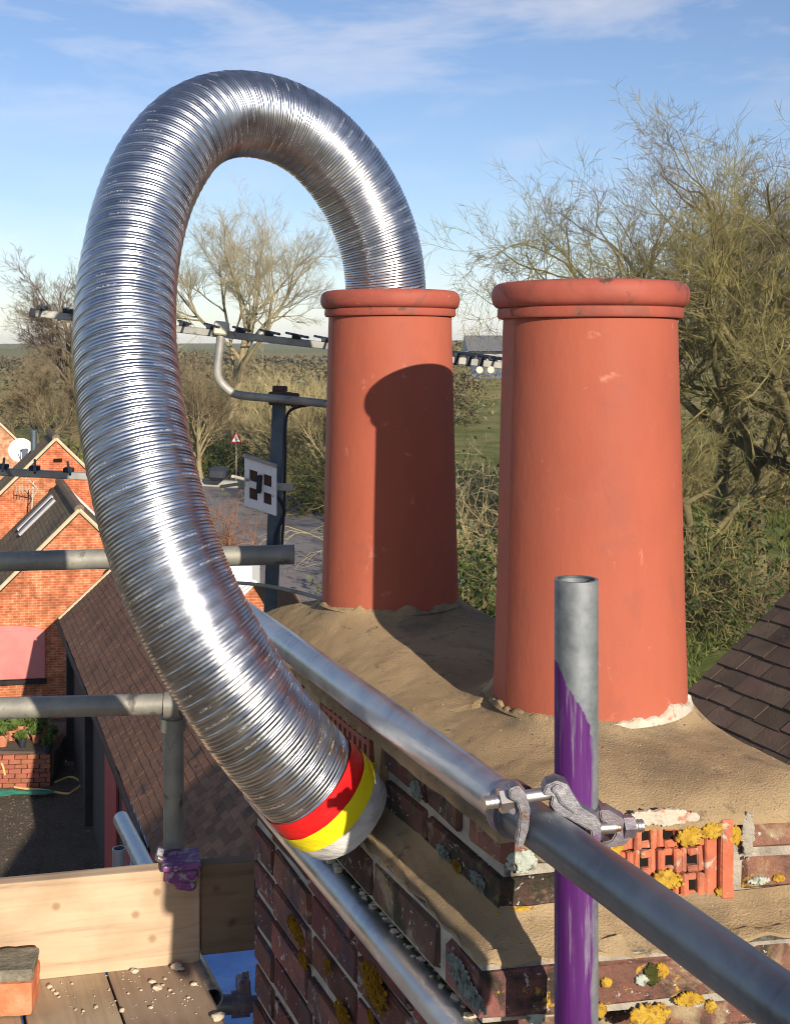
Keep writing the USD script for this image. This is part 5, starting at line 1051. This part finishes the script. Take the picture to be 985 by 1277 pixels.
for k_ in range(2):
    for i_ in range(28): a, b = 1 + k_ * 28 + i_, 1 + k_ * 28 + (i_ + 1) % 28; f += [[a, a + 28, b + 28], [a, b + 28, b]]
V = np.array(V); f = np.array(f); obj('reflector', MB().add(V, f).add(V - dd_ * 0.012, f[:, ::-1]), 'white_paint', ds, smooth=40)
obj('feed_arm', MB().tube([dc - dv_ * 0.33 - dd_ * .02, dc + dd_ * 0.42 - dv_ * 0.05], 0.016, 6), 'aerial_grey', ds)
obj('bracket', MB().tube([dc - dd_ * 0.08, dc - dd_ * 0.30 - ZZ * 0.1, dc - dd_ * 0.30 - ZZ * 1.2], 0.025, 6), 'aerial_grey', ds)
ra = thing('roof_aerial', 'small comb-shaped television aerial in front of the tall brick gable', 'aerial')
P0 = at(38, 634, 32.0); obj('pole', MB().tube([P0 - ZZ * 0.5, at(42, 600, 32.0)], 0.018, 6), 'aerial_pale', ra)
b0_, b1_ = at(20, 611, 32.3), at(47, 610, 31.9); obj('boom', MB().tube([b0_, b1_], 0.014, 6), 'aerial_pale', ra)
for i_ in range(7):
    P = b0_ + (b1_ - b0_) * i_ / 6.5; obj('rod', MB().tube([P - ZZ * 0.11, P + ZZ * 0.11], 0.008, 4), 'aerial_pale', ra)
obj('reflector', MB().tube([at(36, 598, 31.9), at(47, 610, 31.9), at(40, 622, 31.9)], 0.014, 5), 'aerial_pale', ra)

# yard: raised bed, pots, hose, sheet
YP = 24.4
bed = thing('raised_bed', 'low raised bed with a brick front and earth top below the red shutter', 'planting bed')
ba_, bb_ = atz(-60, 985, GZ), atz(63, 982, GZ); bt = 0.62
ev = unit(bb_ - ba_); fv = np.array([-ev[1], ev[0], 0])
Lbed = np.linalg.norm(bb_ - ba_)
obj('earth', MB().cbox((ba_ + bb_) / 2 + fv * 1.06 + ZZ * (bt / 2 + .02), ev * Lbed / 2, fv * 0.95, ZZ * bt / 2, 0.06, 0.02), 'gravel', bed)
for r in range(7):
    x = -0.11 * (r % 2)
    while x < Lbed:
        l = min(0.22, Lbed - x); obj('brick', MB().cbox(ba_ + ev * (x + l / 2) + fv * 0.05 + ZZ * (0.045 + r * 0.086), ev * (l / 2 - 0.006), fv * 0.05, ZZ * 0.038, 0.006, 0.004), 'clay_tile_red', bed); x += 0.225
def leaf_cloud(C, R, n_, size, seed, squash=1.0, shell=0.3):
    r_ = np.random.default_rng(seed); d = unit_rows(r_.normal(size=(n_, 3))); rad = (shell + (1 - shell) * r_.random((n_, 1))) ; P = np.asarray(C) + d * rad * np.asarray(R) * (1 + 0.25 * (meshkit.fbm(d * 2.5 + seed, 3, seed)[:, None] - 0.5) * 2)
    return leaves_at(P, size, seed)
def leaves_at(P, size, seed):
    r_ = np.random.default_rng(seed + 1); n_ = len(P); a = unit_rows(r_.normal(size=(n_, 3))); b = unit_rows(np.cross(a, r_.normal(size=(n_, 3)))); s_ = size * (0.6 + 0.8 * r_.random((n_, 1)))
    V = np.stack([P - a * s_, P + b * s_ * 0.5, P + a * s_, P - b * s_ * 0.5], 1).reshape(-1, 3)
    f = (np.array([[0, 1, 2], [0, 2, 3]])[None] + (np.arange(n_) * 4)[:, None, None]).reshape(-1, 3)
    return V, f
pot_spots = [(3, 925, 15), (15, 918, 13), (27, 912, 13), (38, 914, 14), (52, 915, 16), (28, 928, 10), (45, 922, 11), (9, 905, 12), (60, 935, 11), (66, 921, 9), (20, 900, 11), (34, 898, 10)]
looks = ['orange clay flower pot with a leafy plant on the raised bed, {} in the row']
where_ = ['at the far left front', 'second from the left', 'third from the left', 'in the middle, with broad leaves', 'largest, at the right', 'small dark one at the front middle', 'small one before the largest pot', 'half hidden at the back left', 'black one at the right front corner', 'at the right end', 'back row left', 'back row right']
for i_, ((px, py, w), wh) in enumerate(zip(pot_spots, where_)):
    Yp = (GZ + bt) * F / (HY - py - w * 0.4); P = at(px, py + w * 0.4, Yp); r0_ = w / 2 / F * Yp
    t = thing('plant_pot', f'{"black plastic" if i_ in (5, 8) else "orange clay"} plant pot on the raised bed, {wh}', 'plant pot', 'potted plants on the raised bed')
    mb = MB(); V, q = lathe([(0.001, P[2]), (r0_ * 0.7, P[2]), (r0_, P[2] + r0_ * 1.7), (r0_ * 1.1, P[2] + r0_ * 1.72), (r0_ * 1.1, P[2] + r0_ * 2.05), (r0_ * 0.9, P[2] + r0_ * 2.05), (r0_ * .85, P[2] + r0_ * 1.8), (0.001, P[2] + r0_ * 1.8)], P[:2], 16)
    obj('pot', (V, q), 'black_plastic' if i_ in (5, 8) else 'clay_pot', t, smooth=40)
    obj('leaves', leaf_cloud(P + ZZ * r0_ * 3.0, np.array([1.5, 1.5, 1.5]) * r0_, 170, 0.055, 200 + i_, shell=0.1), 'leaf_plant', t)
zz_ = GZ + 0.03
hp = [atz(0, 948, GZ + .5), atz(6, 966, GZ + .25), atz(14, 980, zz_), atz(35, 984, zz_), atz(58, 986, zz_), atz(82, 990, zz_), atz(92, 986, zz_), atz(101, 978, zz_), atz(92, 970, zz_), atz(80, 971, zz_), atz(68, 976, zz_)]
obj('garden_hose', MB().tube(CubicSpline(np.arange(len(hp)), np.array(hp))(np.linspace(0, len(hp) - 1, 90)), 0.02, 8), 'hose', smooth=40, label='yellow-orange hose looping over the ground in front of the raised bed', cat='hose')
hp = [atz(48, 956, zz_ + .1), atz(70, 953, zz_), atz(90, 946, zz_), atz(110, 937, zz_)]
obj('garden_hose', MB().tube(CubicSpline(np.arange(4), np.array(hp))(np.linspace(0, 3, 40)), 0.02, 8), 'hose', smooth=40, label='short straight run of pale hose leading from the bed into the barn shade', cat='hose')
mb = MB(); ga, gb = atz(-50, 1000, GZ + .02), atz(66, 996, GZ + .02)
V = np.array([ga + (gb - ga) * a + fv * 0.45 * b * (1 - .5 * a) + ZZ * (0.02 + 0.10 * meshkit.fbm(np.array([a * 6, b * 3, .2]), 3, 3)) for a in np.linspace(0, 1, 40) for b in np.linspace(0, 1, 10)])
i, j = np.meshgrid(np.arange(39), np.arange(9), indexing='ij'); q = np.stack([i * 10 + j, (i + 1) * 10 + j, (i + 1) * 10 + j + 1, i * 10 + j + 1], -1).reshape(-1, 4)
obj('green_sheet', (V, q), 'green_sheet', smooth=True, label='crumpled green plastic sheet in front of the raised bed', cat='plastic sheet')

# small white building by the lane
sh = thing('white_shed', 'small white shed with a low brown tiled roof, seen between duct and mast', 'shed')
wa, wb = at(270, 706, 27.0), at(314, 706, 27.0); wd = unit(wb - wa)
obj('wall', MB().box((wa + wb) / 2 * [1, 1, 0] + ZZ * (GZ + wa[2]) / 2 + np.array([0, 0.8, 0]), (wb - wa) / 2, np.array([0, 0.8, 0]), ZZ * (wa[2] - GZ) / 2), 'white_paint', sh)
pk = at(317, 728, 25.4); 
dk = tile_roof(sh, pk - unit([0.55, -0.3, -0.78]) * -1.3 - np.array([0.0, 0, 0]), unit([0.75, -0.66, 0.0]), unit(np.array([-0.55, 0.3, 0.78])), 1.2, 1.3, 0.11, 0.17, 'clay_tile', keep=60)
obj('roof_deck', dk, 'dark_timber', sh)
obj('verge', MB().tube([pk + ZZ * .05, pk + unit([0.55, -0.3, -0.78]) * 1.3 + ZZ * .05], 0.05, 6).tube([pk + ZZ * .05, pk + unit([-0.75, 0.2, -0.6]) * 0.7 + ZZ * .05], 0.05, 6), 'white_paint', sh)
obj('gable', MB().prism([pk - ZZ * 0.05, pk + np.array([0.8, -0.45, -1.2]), pk + np.array([-1.2, -0.3, -1.2])], np.array([0, 0.1, 0])), 'gable_brick', sh)
obj('base', MB().box([pk[0] - 0.1, pk[1] - 0.1, (GZ + pk[2] - 1.2) / 2], [0.6, 0, 0], [0, 0.3, 0], [0, 0, (pk[2] - 1.2 - GZ) / 2]), 'gable_brick', sh)

# road sign
sg = thing('road_sign', 'triangular red-bordered side-road warning sign on a grey post by the lane', 'road sign')
YS = 74.0; s0 = at(294.5, 606, YS); tip = at(294.5, 537, YS)
obj('post', MB().tube([s0 - ZZ * .1, at(294.5, 553, YS + .05)], 0.04, 8), 'galvanised_dull', sg, smooth=40)
def tri(sc, off, d):
    c = at(294.5, 547.5, YS); h = 0.40 * sc
    return MB().prism([c + np.array([0, off, 1.02 * h]), c + np.array([-0.9 * h, off, -0.55 * h]), c + np.array([0.9 * h, off, -0.55 * h])], [0, d, 0])
obj('plate', tri(1.0, 0.0, 0.015), 'sign_red', sg); obj('face', tri(0.72, -0.006, 0.005), 'white_paint', sg)
c = at(294.5, 547.5, YS)
obj('symbol', MB().box(c + [0.0, -0.012, 0.03], [0.028, 0, 0], [0, 0.003, 0], [0, 0, 0.15]).box(c + [0.055, -0.0125, -0.01], [0.04, 0, 0], [0, 0.003, 0], [0, 0, 0.022]), 'black_plastic', sg)

# far grey barn
fb_ = thing('farm_barn', 'big grey farm shed on the rise between the two pots', 'barn')
YB_ = 165.0; q0, q1 = at(583, 428, YB_), at(760, 440, YB_)
zg = float(terrain(q0[0], YB_)) - 0.5
w_ = (q1[0] - q0[0]) / 2; cx_ = (q0[0] + q1[0]) / 2
obj('wall', MB().box([cx_ + 0.6, YB_ + 8, (zg + q0[2] - 1) / 2], [w_ - 0.8, 0, 0], [0, 7.5, 0], [0, 0, (q0[2] - 1 - zg) / 2]), 'barn_grey', fb_)
obj('roof', MB().prism([[q0[0], YB_ - 0.6, q0[2] - 1.05], [q0[0], YB_ + 8, q0[2] + 1.2], [q0[0], YB_ + 17, q0[2] - 1.05]], [2 * w_, 0, 0]), 'barn_roof', fb_)
obj('lean_to', MB().prism([at(582, 472, 158), at(606, 456, 158), at(640, 456, 158), at(640, 472, 158)], [0, 5, 0]), 'barn_blue', fb_)

# ------------------------------------------------------------------ trees and scrub
def grow(seed, base, h, r0, spec, lean=(0, 0, 0), droop=0.0, sides=(8, 6, 4, 3, 3, 3)):
    """spec: per level (children, length ratio range, angle range in degrees, start range, wiggle, up pull, points). Returns (trunk mesh, crown mesh)."""
    r_ = np.random.default_rng(seed); n = 1
    P0 = np.array([base], float); D0 = unit_rows(np.array([[0, 0, 1.0]]) + np.array([lean])); L0 = np.array([h]); R0 = np.array([r0])
    out = []
    for lv, (ch, lr, ang, st, wig, up, k_) in enumerate(spec):
        n = len(P0); P = np.zeros((n, k_, 3)); P[:, 0] = P0; d = D0.copy(); step = L0 / (k_ - 1); dirs = np.zeros((n, k_, 3)); dirs[:, 0] = d
        for i in range(1, k_):
            d = unit_rows(d + r_.normal(size=(n, 3)) * wig + np.array([0, 0, up - droop * lv * i / k_]))
            P[:, i] = P[:, i - 1] + d * step[:, None]; dirs[:, i] = d
        R = R0[:, None] * np.linspace(1, 0.42 if lv < len(spec) - 1 else 0.5, k_)[None]
        if lv == 0: R[:, 0] *= 1.35
        out.append(tubes_many(P, R, sides[min(lv, len(sides) - 1)]))
        if ch == 0 or lv == len(spec) - 1: break
        t = r_.uniform(st[0], st[1], (n, ch)); t[:, 0] = 1.0 if lv > 0 else t[:, 0]
        if lv == 0: t = np.sort(t, 1)
        x = t * (k_ - 1); i0 = np.clip(np.floor(x).astype(int), 0, k_ - 2); fr_ = (x - i0)[..., None]; rows2 = np.arange(n)[:, None]
        S = P[rows2, i0] * (1 - fr_) + P[rows2, i0 + 1] * fr_; Dp = dirs[rows2, i0 + 1]
        Rp = R[rows2, i0] * (1 - fr_[..., 0]) + R[rows2, i0 + 1] * fr_[..., 0]
        perp = r_.normal(size=S.shape); perp -= Dp * (perp * Dp).sum(-1, keepdims=True); perp /= np.linalg.norm(perp, axis=-1, keepdims=True) + 1e-9
        if lv == 0:
            az = (np.arange(ch) * 2.4 + r_.uniform(0, 6.28, (n, 1)))[..., None]; perp = np.concatenate([np.cos(az), np.sin(az), 0 * az], -1)
        A = np.radians(r_.uniform(ang[0], ang[1], (n, ch)))[..., None]
        Dn = Dp * np.cos(A) + perp * np.sin(A)
        Ln = L0[:, None] * r_.uniform(lr[0], lr[1], (n, ch)) * (1.0 - 0.35 * np.where(t < 1, (t - st[0]) / max(st[1] - st[0], 1e-6), 0.3))
        Rn = np.minimum(Rp * r_.uniform(0.48, 0.72, (n, ch)), R0[:, None] * 0.8)
        P0, D0, L0, R0 = S.reshape(-1, 3), unit_rows(Dn.reshape(-1, 3)), Ln.ravel(), np.maximum(Rn.ravel(), 0.0062)
    def join(parts):
        mb = MB()
        for v, f in parts: mb.add(v, f)
        return mb
    return join(out[:2]), join(out[2:])
def tree(name, label, seed, base, h, r0, spec, bark, twig, group=None, **kw):
    t = thing(name, label, 'tree', group); a, b = grow(seed, base, h, r0, spec, **kw)
    obj('trunk', a, bark, t, smooth=True); obj('crown', b, twig, t)
    return t
def gpt(px, Y): X = (px - CX) / F * Y; return np.array([X, Y, float(terrain(X, Y)) - 0.1])
# level: (children, length ratio, angle, start range, wiggle, up pull, points)
OAK = [(8, (0.95, 1.3), (30, 72), (0.45, 1.0), 0.06, 0.05, 8), (7, (0.46, 0.70), (28, 60), (0.3, 0.98), 0.16, 0.06, 9), (7, (0.42, 0.66), (28, 58), (0.2, 0.98), 0.19, 0.05, 8), (6, (0.42, 0.66), (28, 58), (0.2, 0.98), 0.18, 0.04, 7), (6, (0.45, 0.75), (25, 50), (0.2, 0.98), 0.14, 0.04, 5), (0, (0, 0), (0, 0), (0, 0), 0.12, 0.03, 3)]
tree('oak_tree', 'large bare mossy tree filling the right edge, its twigs high against the sky', 41, gpt(1005, 36.0), 8.0, 0.46, OAK, 'bark_moss', 'twig_moss')
OAK2 = [(7, (0.8, 1.15), (30, 72), (0.45, 1.0), 0.08, 0.05, 8)] + OAK[1:]
tree('oak_tree', 'bare spreading tree rising behind the rim of the larger pot', 52, gpt(822, 40.0), 7.4, 0.30, OAK2, 'bark_moss', 'twig_moss')
tree('oak_tree', 'dense brown-twigged tree between the larger pot and the right edge, farther back', 57, gpt(900, 48.0), 9.4, 0.46, OAK2, 'bark_moss', 'twig_brown')
tree('oak_tree', 'low-branched mossy tree close beside the larger pot at right', 58, gpt(872, 36.0), 4.2, 0.26, OAK2, 'bark_moss', 'twig_moss')
tree('oak_tree', 'olive-mossed bare tree between the low-branched tree and the right edge', 61, gpt(945, 39.0), 7.6, 0.34, OAK, 'bark_moss', 'twig_moss')
tree('oak_tree', 'tall bare tree mostly beyond the right edge of the view', 59, gpt(1080, 41.0), 7.8, 0.42, OAK, 'bark_moss', 'twig_brown')
ASH = [(8, (0.7, 0.95), (20, 52), (0.48, 1.0), 0.05, 0.06, 8), (7, (0.45, 0.68), (24, 50), (0.3, 0.98), 0.12, 0.07, 8), (7, (0.42, 0.66), (24, 50), (0.25, 0.98), 0.15, 0.06, 7), (7, (0.45, 0.7), (24, 50), (0.2, 0.98), 0.15, 0.05, 5), (6, (0.5, 0.8), (20, 45), (0.2, 0.98), 0.12, 0.05, 4), (0, (0, 0), (0, 0), (0, 0), 0.1, 0.05, 3)]
tree('ash_tree', 'pale sunlit bare tree seen through the loop of the duct', 63, gpt(286, 84.0), 10.8, 0.42, ASH, 'bark_pale', 'twig_grey')
tree('ash_tree', 'bare brown tree at the left edge half hidden by the duct', 74, gpt(92, 66.0), 7.0, 0.45, ASH, 'bark_moss', 'twig_brown')
tree('ash_tree', 'small bare tree leaning at the left edge, beyond the tiled roofs', 75, gpt(48, 62.0), 4.2, 0.20, ASH[:5] + [ASH[5]], 'bark_moss', 'scrub')
WIL = [(9, (0.8, 1.2), (10, 40), (0.1, 0.9), 0.06, 0.08, 6), (8, (0.5, 0.8), (15, 40), (0.2, 0.98), 0.12, 0.10, 6), (8, (0.45, 0.7), (15, 40), (0.2, 0.98), 0.15, 0.1, 5), (7, (0.5, 0.8), (15, 40), (0.2, 0.98), 0.15, 0.08, 4), (0, (0, 0), (0, 0), (0, 0), 0.15, 0.05, 3)]
for sd, px, Y, hh, lab in [(81, 372, 72, 3.6, 'golden-twigged bare willow right of the aerial mast'), (82, 405, 66, 4.0, 'golden-twigged bare willow mostly hidden by the farther pot'), (83, 340, 78, 3.3, 'golden-twigged bare willow directly behind the aerial mast'), (84, 250, 74, 4.0, 'brown bare tree just right of the duct above the lane')]:
    tree('willow_tree', lab, sd, gpt(px, Y), hh, 0.20, WIL, 'bark_pale', 'twig_gold' if sd != 84 else 'scrub')

def bush(name, label, px, Y, w, h, seed, mat='scrub', n_=60, leaf=None, leaf_n=0, group=None, kind=None, lsize=0.09, base=None):
    r_ = np.random.default_rng(seed); g = gpt(px, Y) if base is None else np.asarray(base, float); t = thing(name, label, 'bush' if kind is None else 'scrub', group, kind)
    sp = [(0, (0, 0), (0, 0), (0, 0), 0, 0, 0)]
    P0 = g + np.column_stack([r_.normal(0, w * 0.22, n_), r_.normal(0, w * 0.18, n_), np.zeros(n_)])
    mb = MB(); d = unit_rows(np.column_stack([(P0 - g)[:, :2] / w * 2.4 + r_.normal(0, 0.35, (n_, 2)), np.ones(n_)])); L = h * r_.uniform(0.5, 1.05, n_)
    def poly(P0, d, L, k_, wig, up):
        P = np.zeros((len(P0), k_, 3)); P[:, 0] = P0; D = np.zeros_like(P); D[:, 0] = d
        for i in range(1, k_):
            d = unit_rows(d + r_.normal(size=d.shape) * wig + [0, 0, up]); P[:, i] = P[:, i - 1] + d * (L / (k_ - 1))[:, None]; D[:, i] = d
        return P, D
    lev = [(8, 0.25, 0.0, 0.020), (6, 0.28, -0.05, 0.012), (4, 0.3, -0.06, 0.008)]
    tips = []
    for li, (k_, wig, up, rr) in enumerate(lev):
        P, D = poly(P0, d, L, k_, wig, up); R = np.linspace(rr, rr * 0.5, k_)[None] * np.ones((len(P), 1)); mb.add(*tubes_many(P, R, 3)); tips.append(P[:, k_ // 2:].reshape(-1, 3))
        if li < 2:
            c = 6; i0 = r_.integers(1, k_, (len(P), c)); rows2 = np.arange(len(P))[:, None]; P0n = P[rows2, i0].reshape(-1, 3); dn = unit_rows(D[rows2, i0].reshape(-1, 3) + r_.normal(size=(len(P) * c, 3)) * 0.7); L = np.repeat(L, c) * r_.uniform(0.3, 0.55, len(P) * c); P0, d = P0n, dn
    obj('stems', mb, mat, t)
    if leaf:
        T = np.vstack(tips); T = T[r_.integers(0, len(T), leaf_n)] + r_.normal(0, 0.12, (leaf_n, 3)); obj('leaves', leaves_at(T, lsize, seed), leaf, t)
    return t
bspec = [('tangled brown thicket at the foot of the large right-hand tree', 905, 36, 6.0, 1.6, 'scrub', None, 0), ('mossy thicket against the right side of the larger pot', 862, 35, 3.6, 3.6, 'twig_moss', 'leaf_ivy', 2500), ('bare scrub at the right edge above the grass', 985, 40, 4.0, 1.2, 'scrub', None, 0), ('dark ivy-clad bush low in the gap between the pots', 597, 30, 3.0, 3.6, 'twig_moss', 'leaf_ivy', 6000), ('bare yellowish bush in the gap between the pots', 590, 40, 4.0, 5.2, 'twig_gold', 'leaf_ivy', 900), ('thin bush high in the gap between the pots', 600, 52, 2.6, 3.0, 'scrub', 'leaf_hedge', 500),
         ('lime green evergreen bush beside the duct above the brick gable', 106, 50, 2.6, 4.2, 'twig_moss', 'leaf_lime', 5000), ('brown thicket above the tiled roofs at left', 70, 56, 5.0, 3.4, 'scrub', None, 0), ('bare hedge bush at the left edge before the field', 20, 78, 6.0, 3.2, 'scrub', 'leaf_hedge', 1200), ('dark round bush left of the road sign', 262, 78, 4.6, 2.2, 'twig_moss', 'leaf_ivy', 4500), ('dark clipped bush right behind the road sign', 287, 84, 4.0, 2.0, 'twig_moss', 'leaf_ivy', 3500), ('red-brown bare shrub by the forecourt beside the duct', 276, 46, 0.7, 2.4, 'twig_red', None, 0), ('hedge bush below the aerial arm right of the mast', 385, 78, 3.6, 4.6, 'twig_gold', 'leaf_hedge', 2200), ('dark hedge bush by the lane behind the farther pot', 420, 60, 3.0, 3.6, 'twig_moss', 'leaf_ivy', 3500), ('leafy hedge bush between the mast and the farther pot', 400, 68, 2.8, 3.0, 'twig_moss', 'leaf_hedge', 3000), ('bare scrub behind the road sign up the bank', 315, 92, 6.0, 4.0, 'twig_gold', 'leaf_hedge', 1500), ('brown scrub right of the duct below the aerial', 250, 96, 6.0, 4.4, 'scrub', 'leaf_hedge', 1500), ('brown thicket under the spreading tree, right of the larger pot', 880, 64, 7.0, 4.5, 'twig_moss', 'leaf_hedge', 1500), ('tall mossy scrub at the right edge under the big tree', 960, 62, 7.0, 5.0, 'twig_moss', 'leaf_hedge', 1500)]
for i_, (lab, px, Y, w, h, mat, leaf, ln) in enumerate(bspec):
    bush('bush', lab, px, Y, w, h, 300 + i_, mat, 22 if w < 1 else 70, leaf, ln, lsize=0.10 if leaf == 'leaf_ivy' else 0.08)

# far hedgerows, each one mass of twigs and dead leaves
def hedgerow(label, P, Q, h, seed, n_=5000, size=0.5):
    r_ = np.random.default_rng(seed); t = r_.random(n_); X = P[0] + (Q[0] - P[0]) * t + r_.normal(0, 1.2, n_); Y = P[1] + (Q[1] - P[1]) * t + r_.normal(0, 1.2, n_)
    hh = h * (0.55 + 0.9 * meshkit.fbm(np.stack([t * 25, 0 * t, 0 * t + seed], -1), 4, seed)); Z = terrain(X, Y) + r_.random(n_) ** 0.7 * hh
    obj('hedgerow', leaves_at(np.stack([X, Y, Z], -1), size, seed), 'leaf_hedge', label=label, cat='hedgerow', kind='stuff')
hedgerow('brown hedgerow across the field at the left edge', (-60, 118), (-25, 128), 3.0, 1, 10000, 0.17)
hedgerow('hedgerow behind the willows', (-30, 118), (8, 112), 4.5, 2, 12000, 0.2)
hedgerow('far tree belt along the left skyline', (-190, 330), (-60, 380), 6.0, 4, 6000, 0.7)
hedgerow('far tree belt on the middle skyline', (-70, 400), (90, 360), 6.0, 5, 6000, 0.7)
hedgerow('far tree belt along the right skyline', (60, 300), (220, 290), 8.0, 6, 6000, 0.9)
hedgerow('low hedge across the far fields left of the duct', (-160, 210), (-20, 235), 3.5, 8, 4000, 0.5)
hedgerow('thin hedge line between far fields in the middle', (-60, 270), (60, 250), 3.5, 9, 4000, 0.5)
hedgerow('hedge along the right edge behind the big tree', (18, 62), (42, 66), 5.0, 7, 6000, 0.22)
# bank of rough grass beside the lane and under the tree
def tufts(label, xs, ys, n_, h, seed, mat):
    r_ = np.random.default_rng(seed); X = r_.uniform(*xs, n_); Y = r_.uniform(*ys, n_); keep = meshkit.fbm(np.stack([X / 1.5, Y / 1.5, 0 * X], -1), 3, seed) > 0.42; X, Y = X[keep], Y[keep]
    Z = terrain(X, Y); n2 = len(X); b = np.stack([X, Y, Z], -1); tip = b + np.column_stack([r_.normal(0, h * .45, n2), r_.normal(0, h * .45, n2), h * r_.uniform(0.4, 1.1, n2)]); s_ = np.column_stack([r_.normal(0, .02, n2), r_.normal(0, .02, n2), 0 * X])
    V = np.stack([b - s_, b + s_, tip], 1).reshape(-1, 3); obj('grass', (V, np.arange(n2 * 3).reshape(-1, 3)), mat, label=label, cat='grass', kind='stuff')
noisy('grass_blade', ST((0.075, 0.105, 0.024), (0.14, 0.17, 0.04), (0.22, 0.21, 0.075)), 0.7, 0.8, translucent=0.3)
tufts('rough grass under the big tree at the right edge', (6, 24), (28, 62), 60000, 0.28, 5, 'grass_blade')
tufts('rough grass on the bank right of the lane', (-1.5, 7), (36, 66), 30000, 0.30, 6, 'grass_blade')

r_ = np.random.default_rng(21); n_ = 9000; X = r_.uniform(-9.5, -1.5, n_); Y = r_.uniform(9, 27, n_); tv = np.array([[1, 0, -.3], [-.5, .87, -.3], [-.5, -.87, -.3], [0, 0, .7]]); sz = r_.uniform(0.008, 0.03, n_); an = r_.random(n_) * 6.28
co, si = np.cos(an), np.sin(an); Vt_ = np.stack([np.stack([X + sz * (co * a - si * b), Y + sz * (si * a + co * b), GZ + 0.015 + sz * c], -1) for a, b, c in tv], 1).reshape(-1, 3)
f = (np.array([[0, 1, 3], [1, 2, 3], [2, 0, 3]])[None] + (np.arange(n_) * 4)[:, None, None]).reshape(-1, 3)
obj('gravel', (Vt_, f), 'gravel', label='loose stones strewn over the dark yard', cat='gravel', kind='stuff')

# thin winter haze that fades the far hills
noisy_h = usdkit.material(stage, '/World/Looks/haze', {'v': ('principled_volume', {'color': (0.86, 0.90, 0.96), 'density': 0.00022, 'anisotropy': 0.3})}, [], volume='v.volume')
MATS['haze'] = noisy_h
obj('haze', MB().box([0, 0, 12.0], [3300, 0, 0], [0, 3300, 0], [0, 0, 24.0]), 'haze', label='thin bluish winter haze over the fields', cat='haze', kind='stuff')
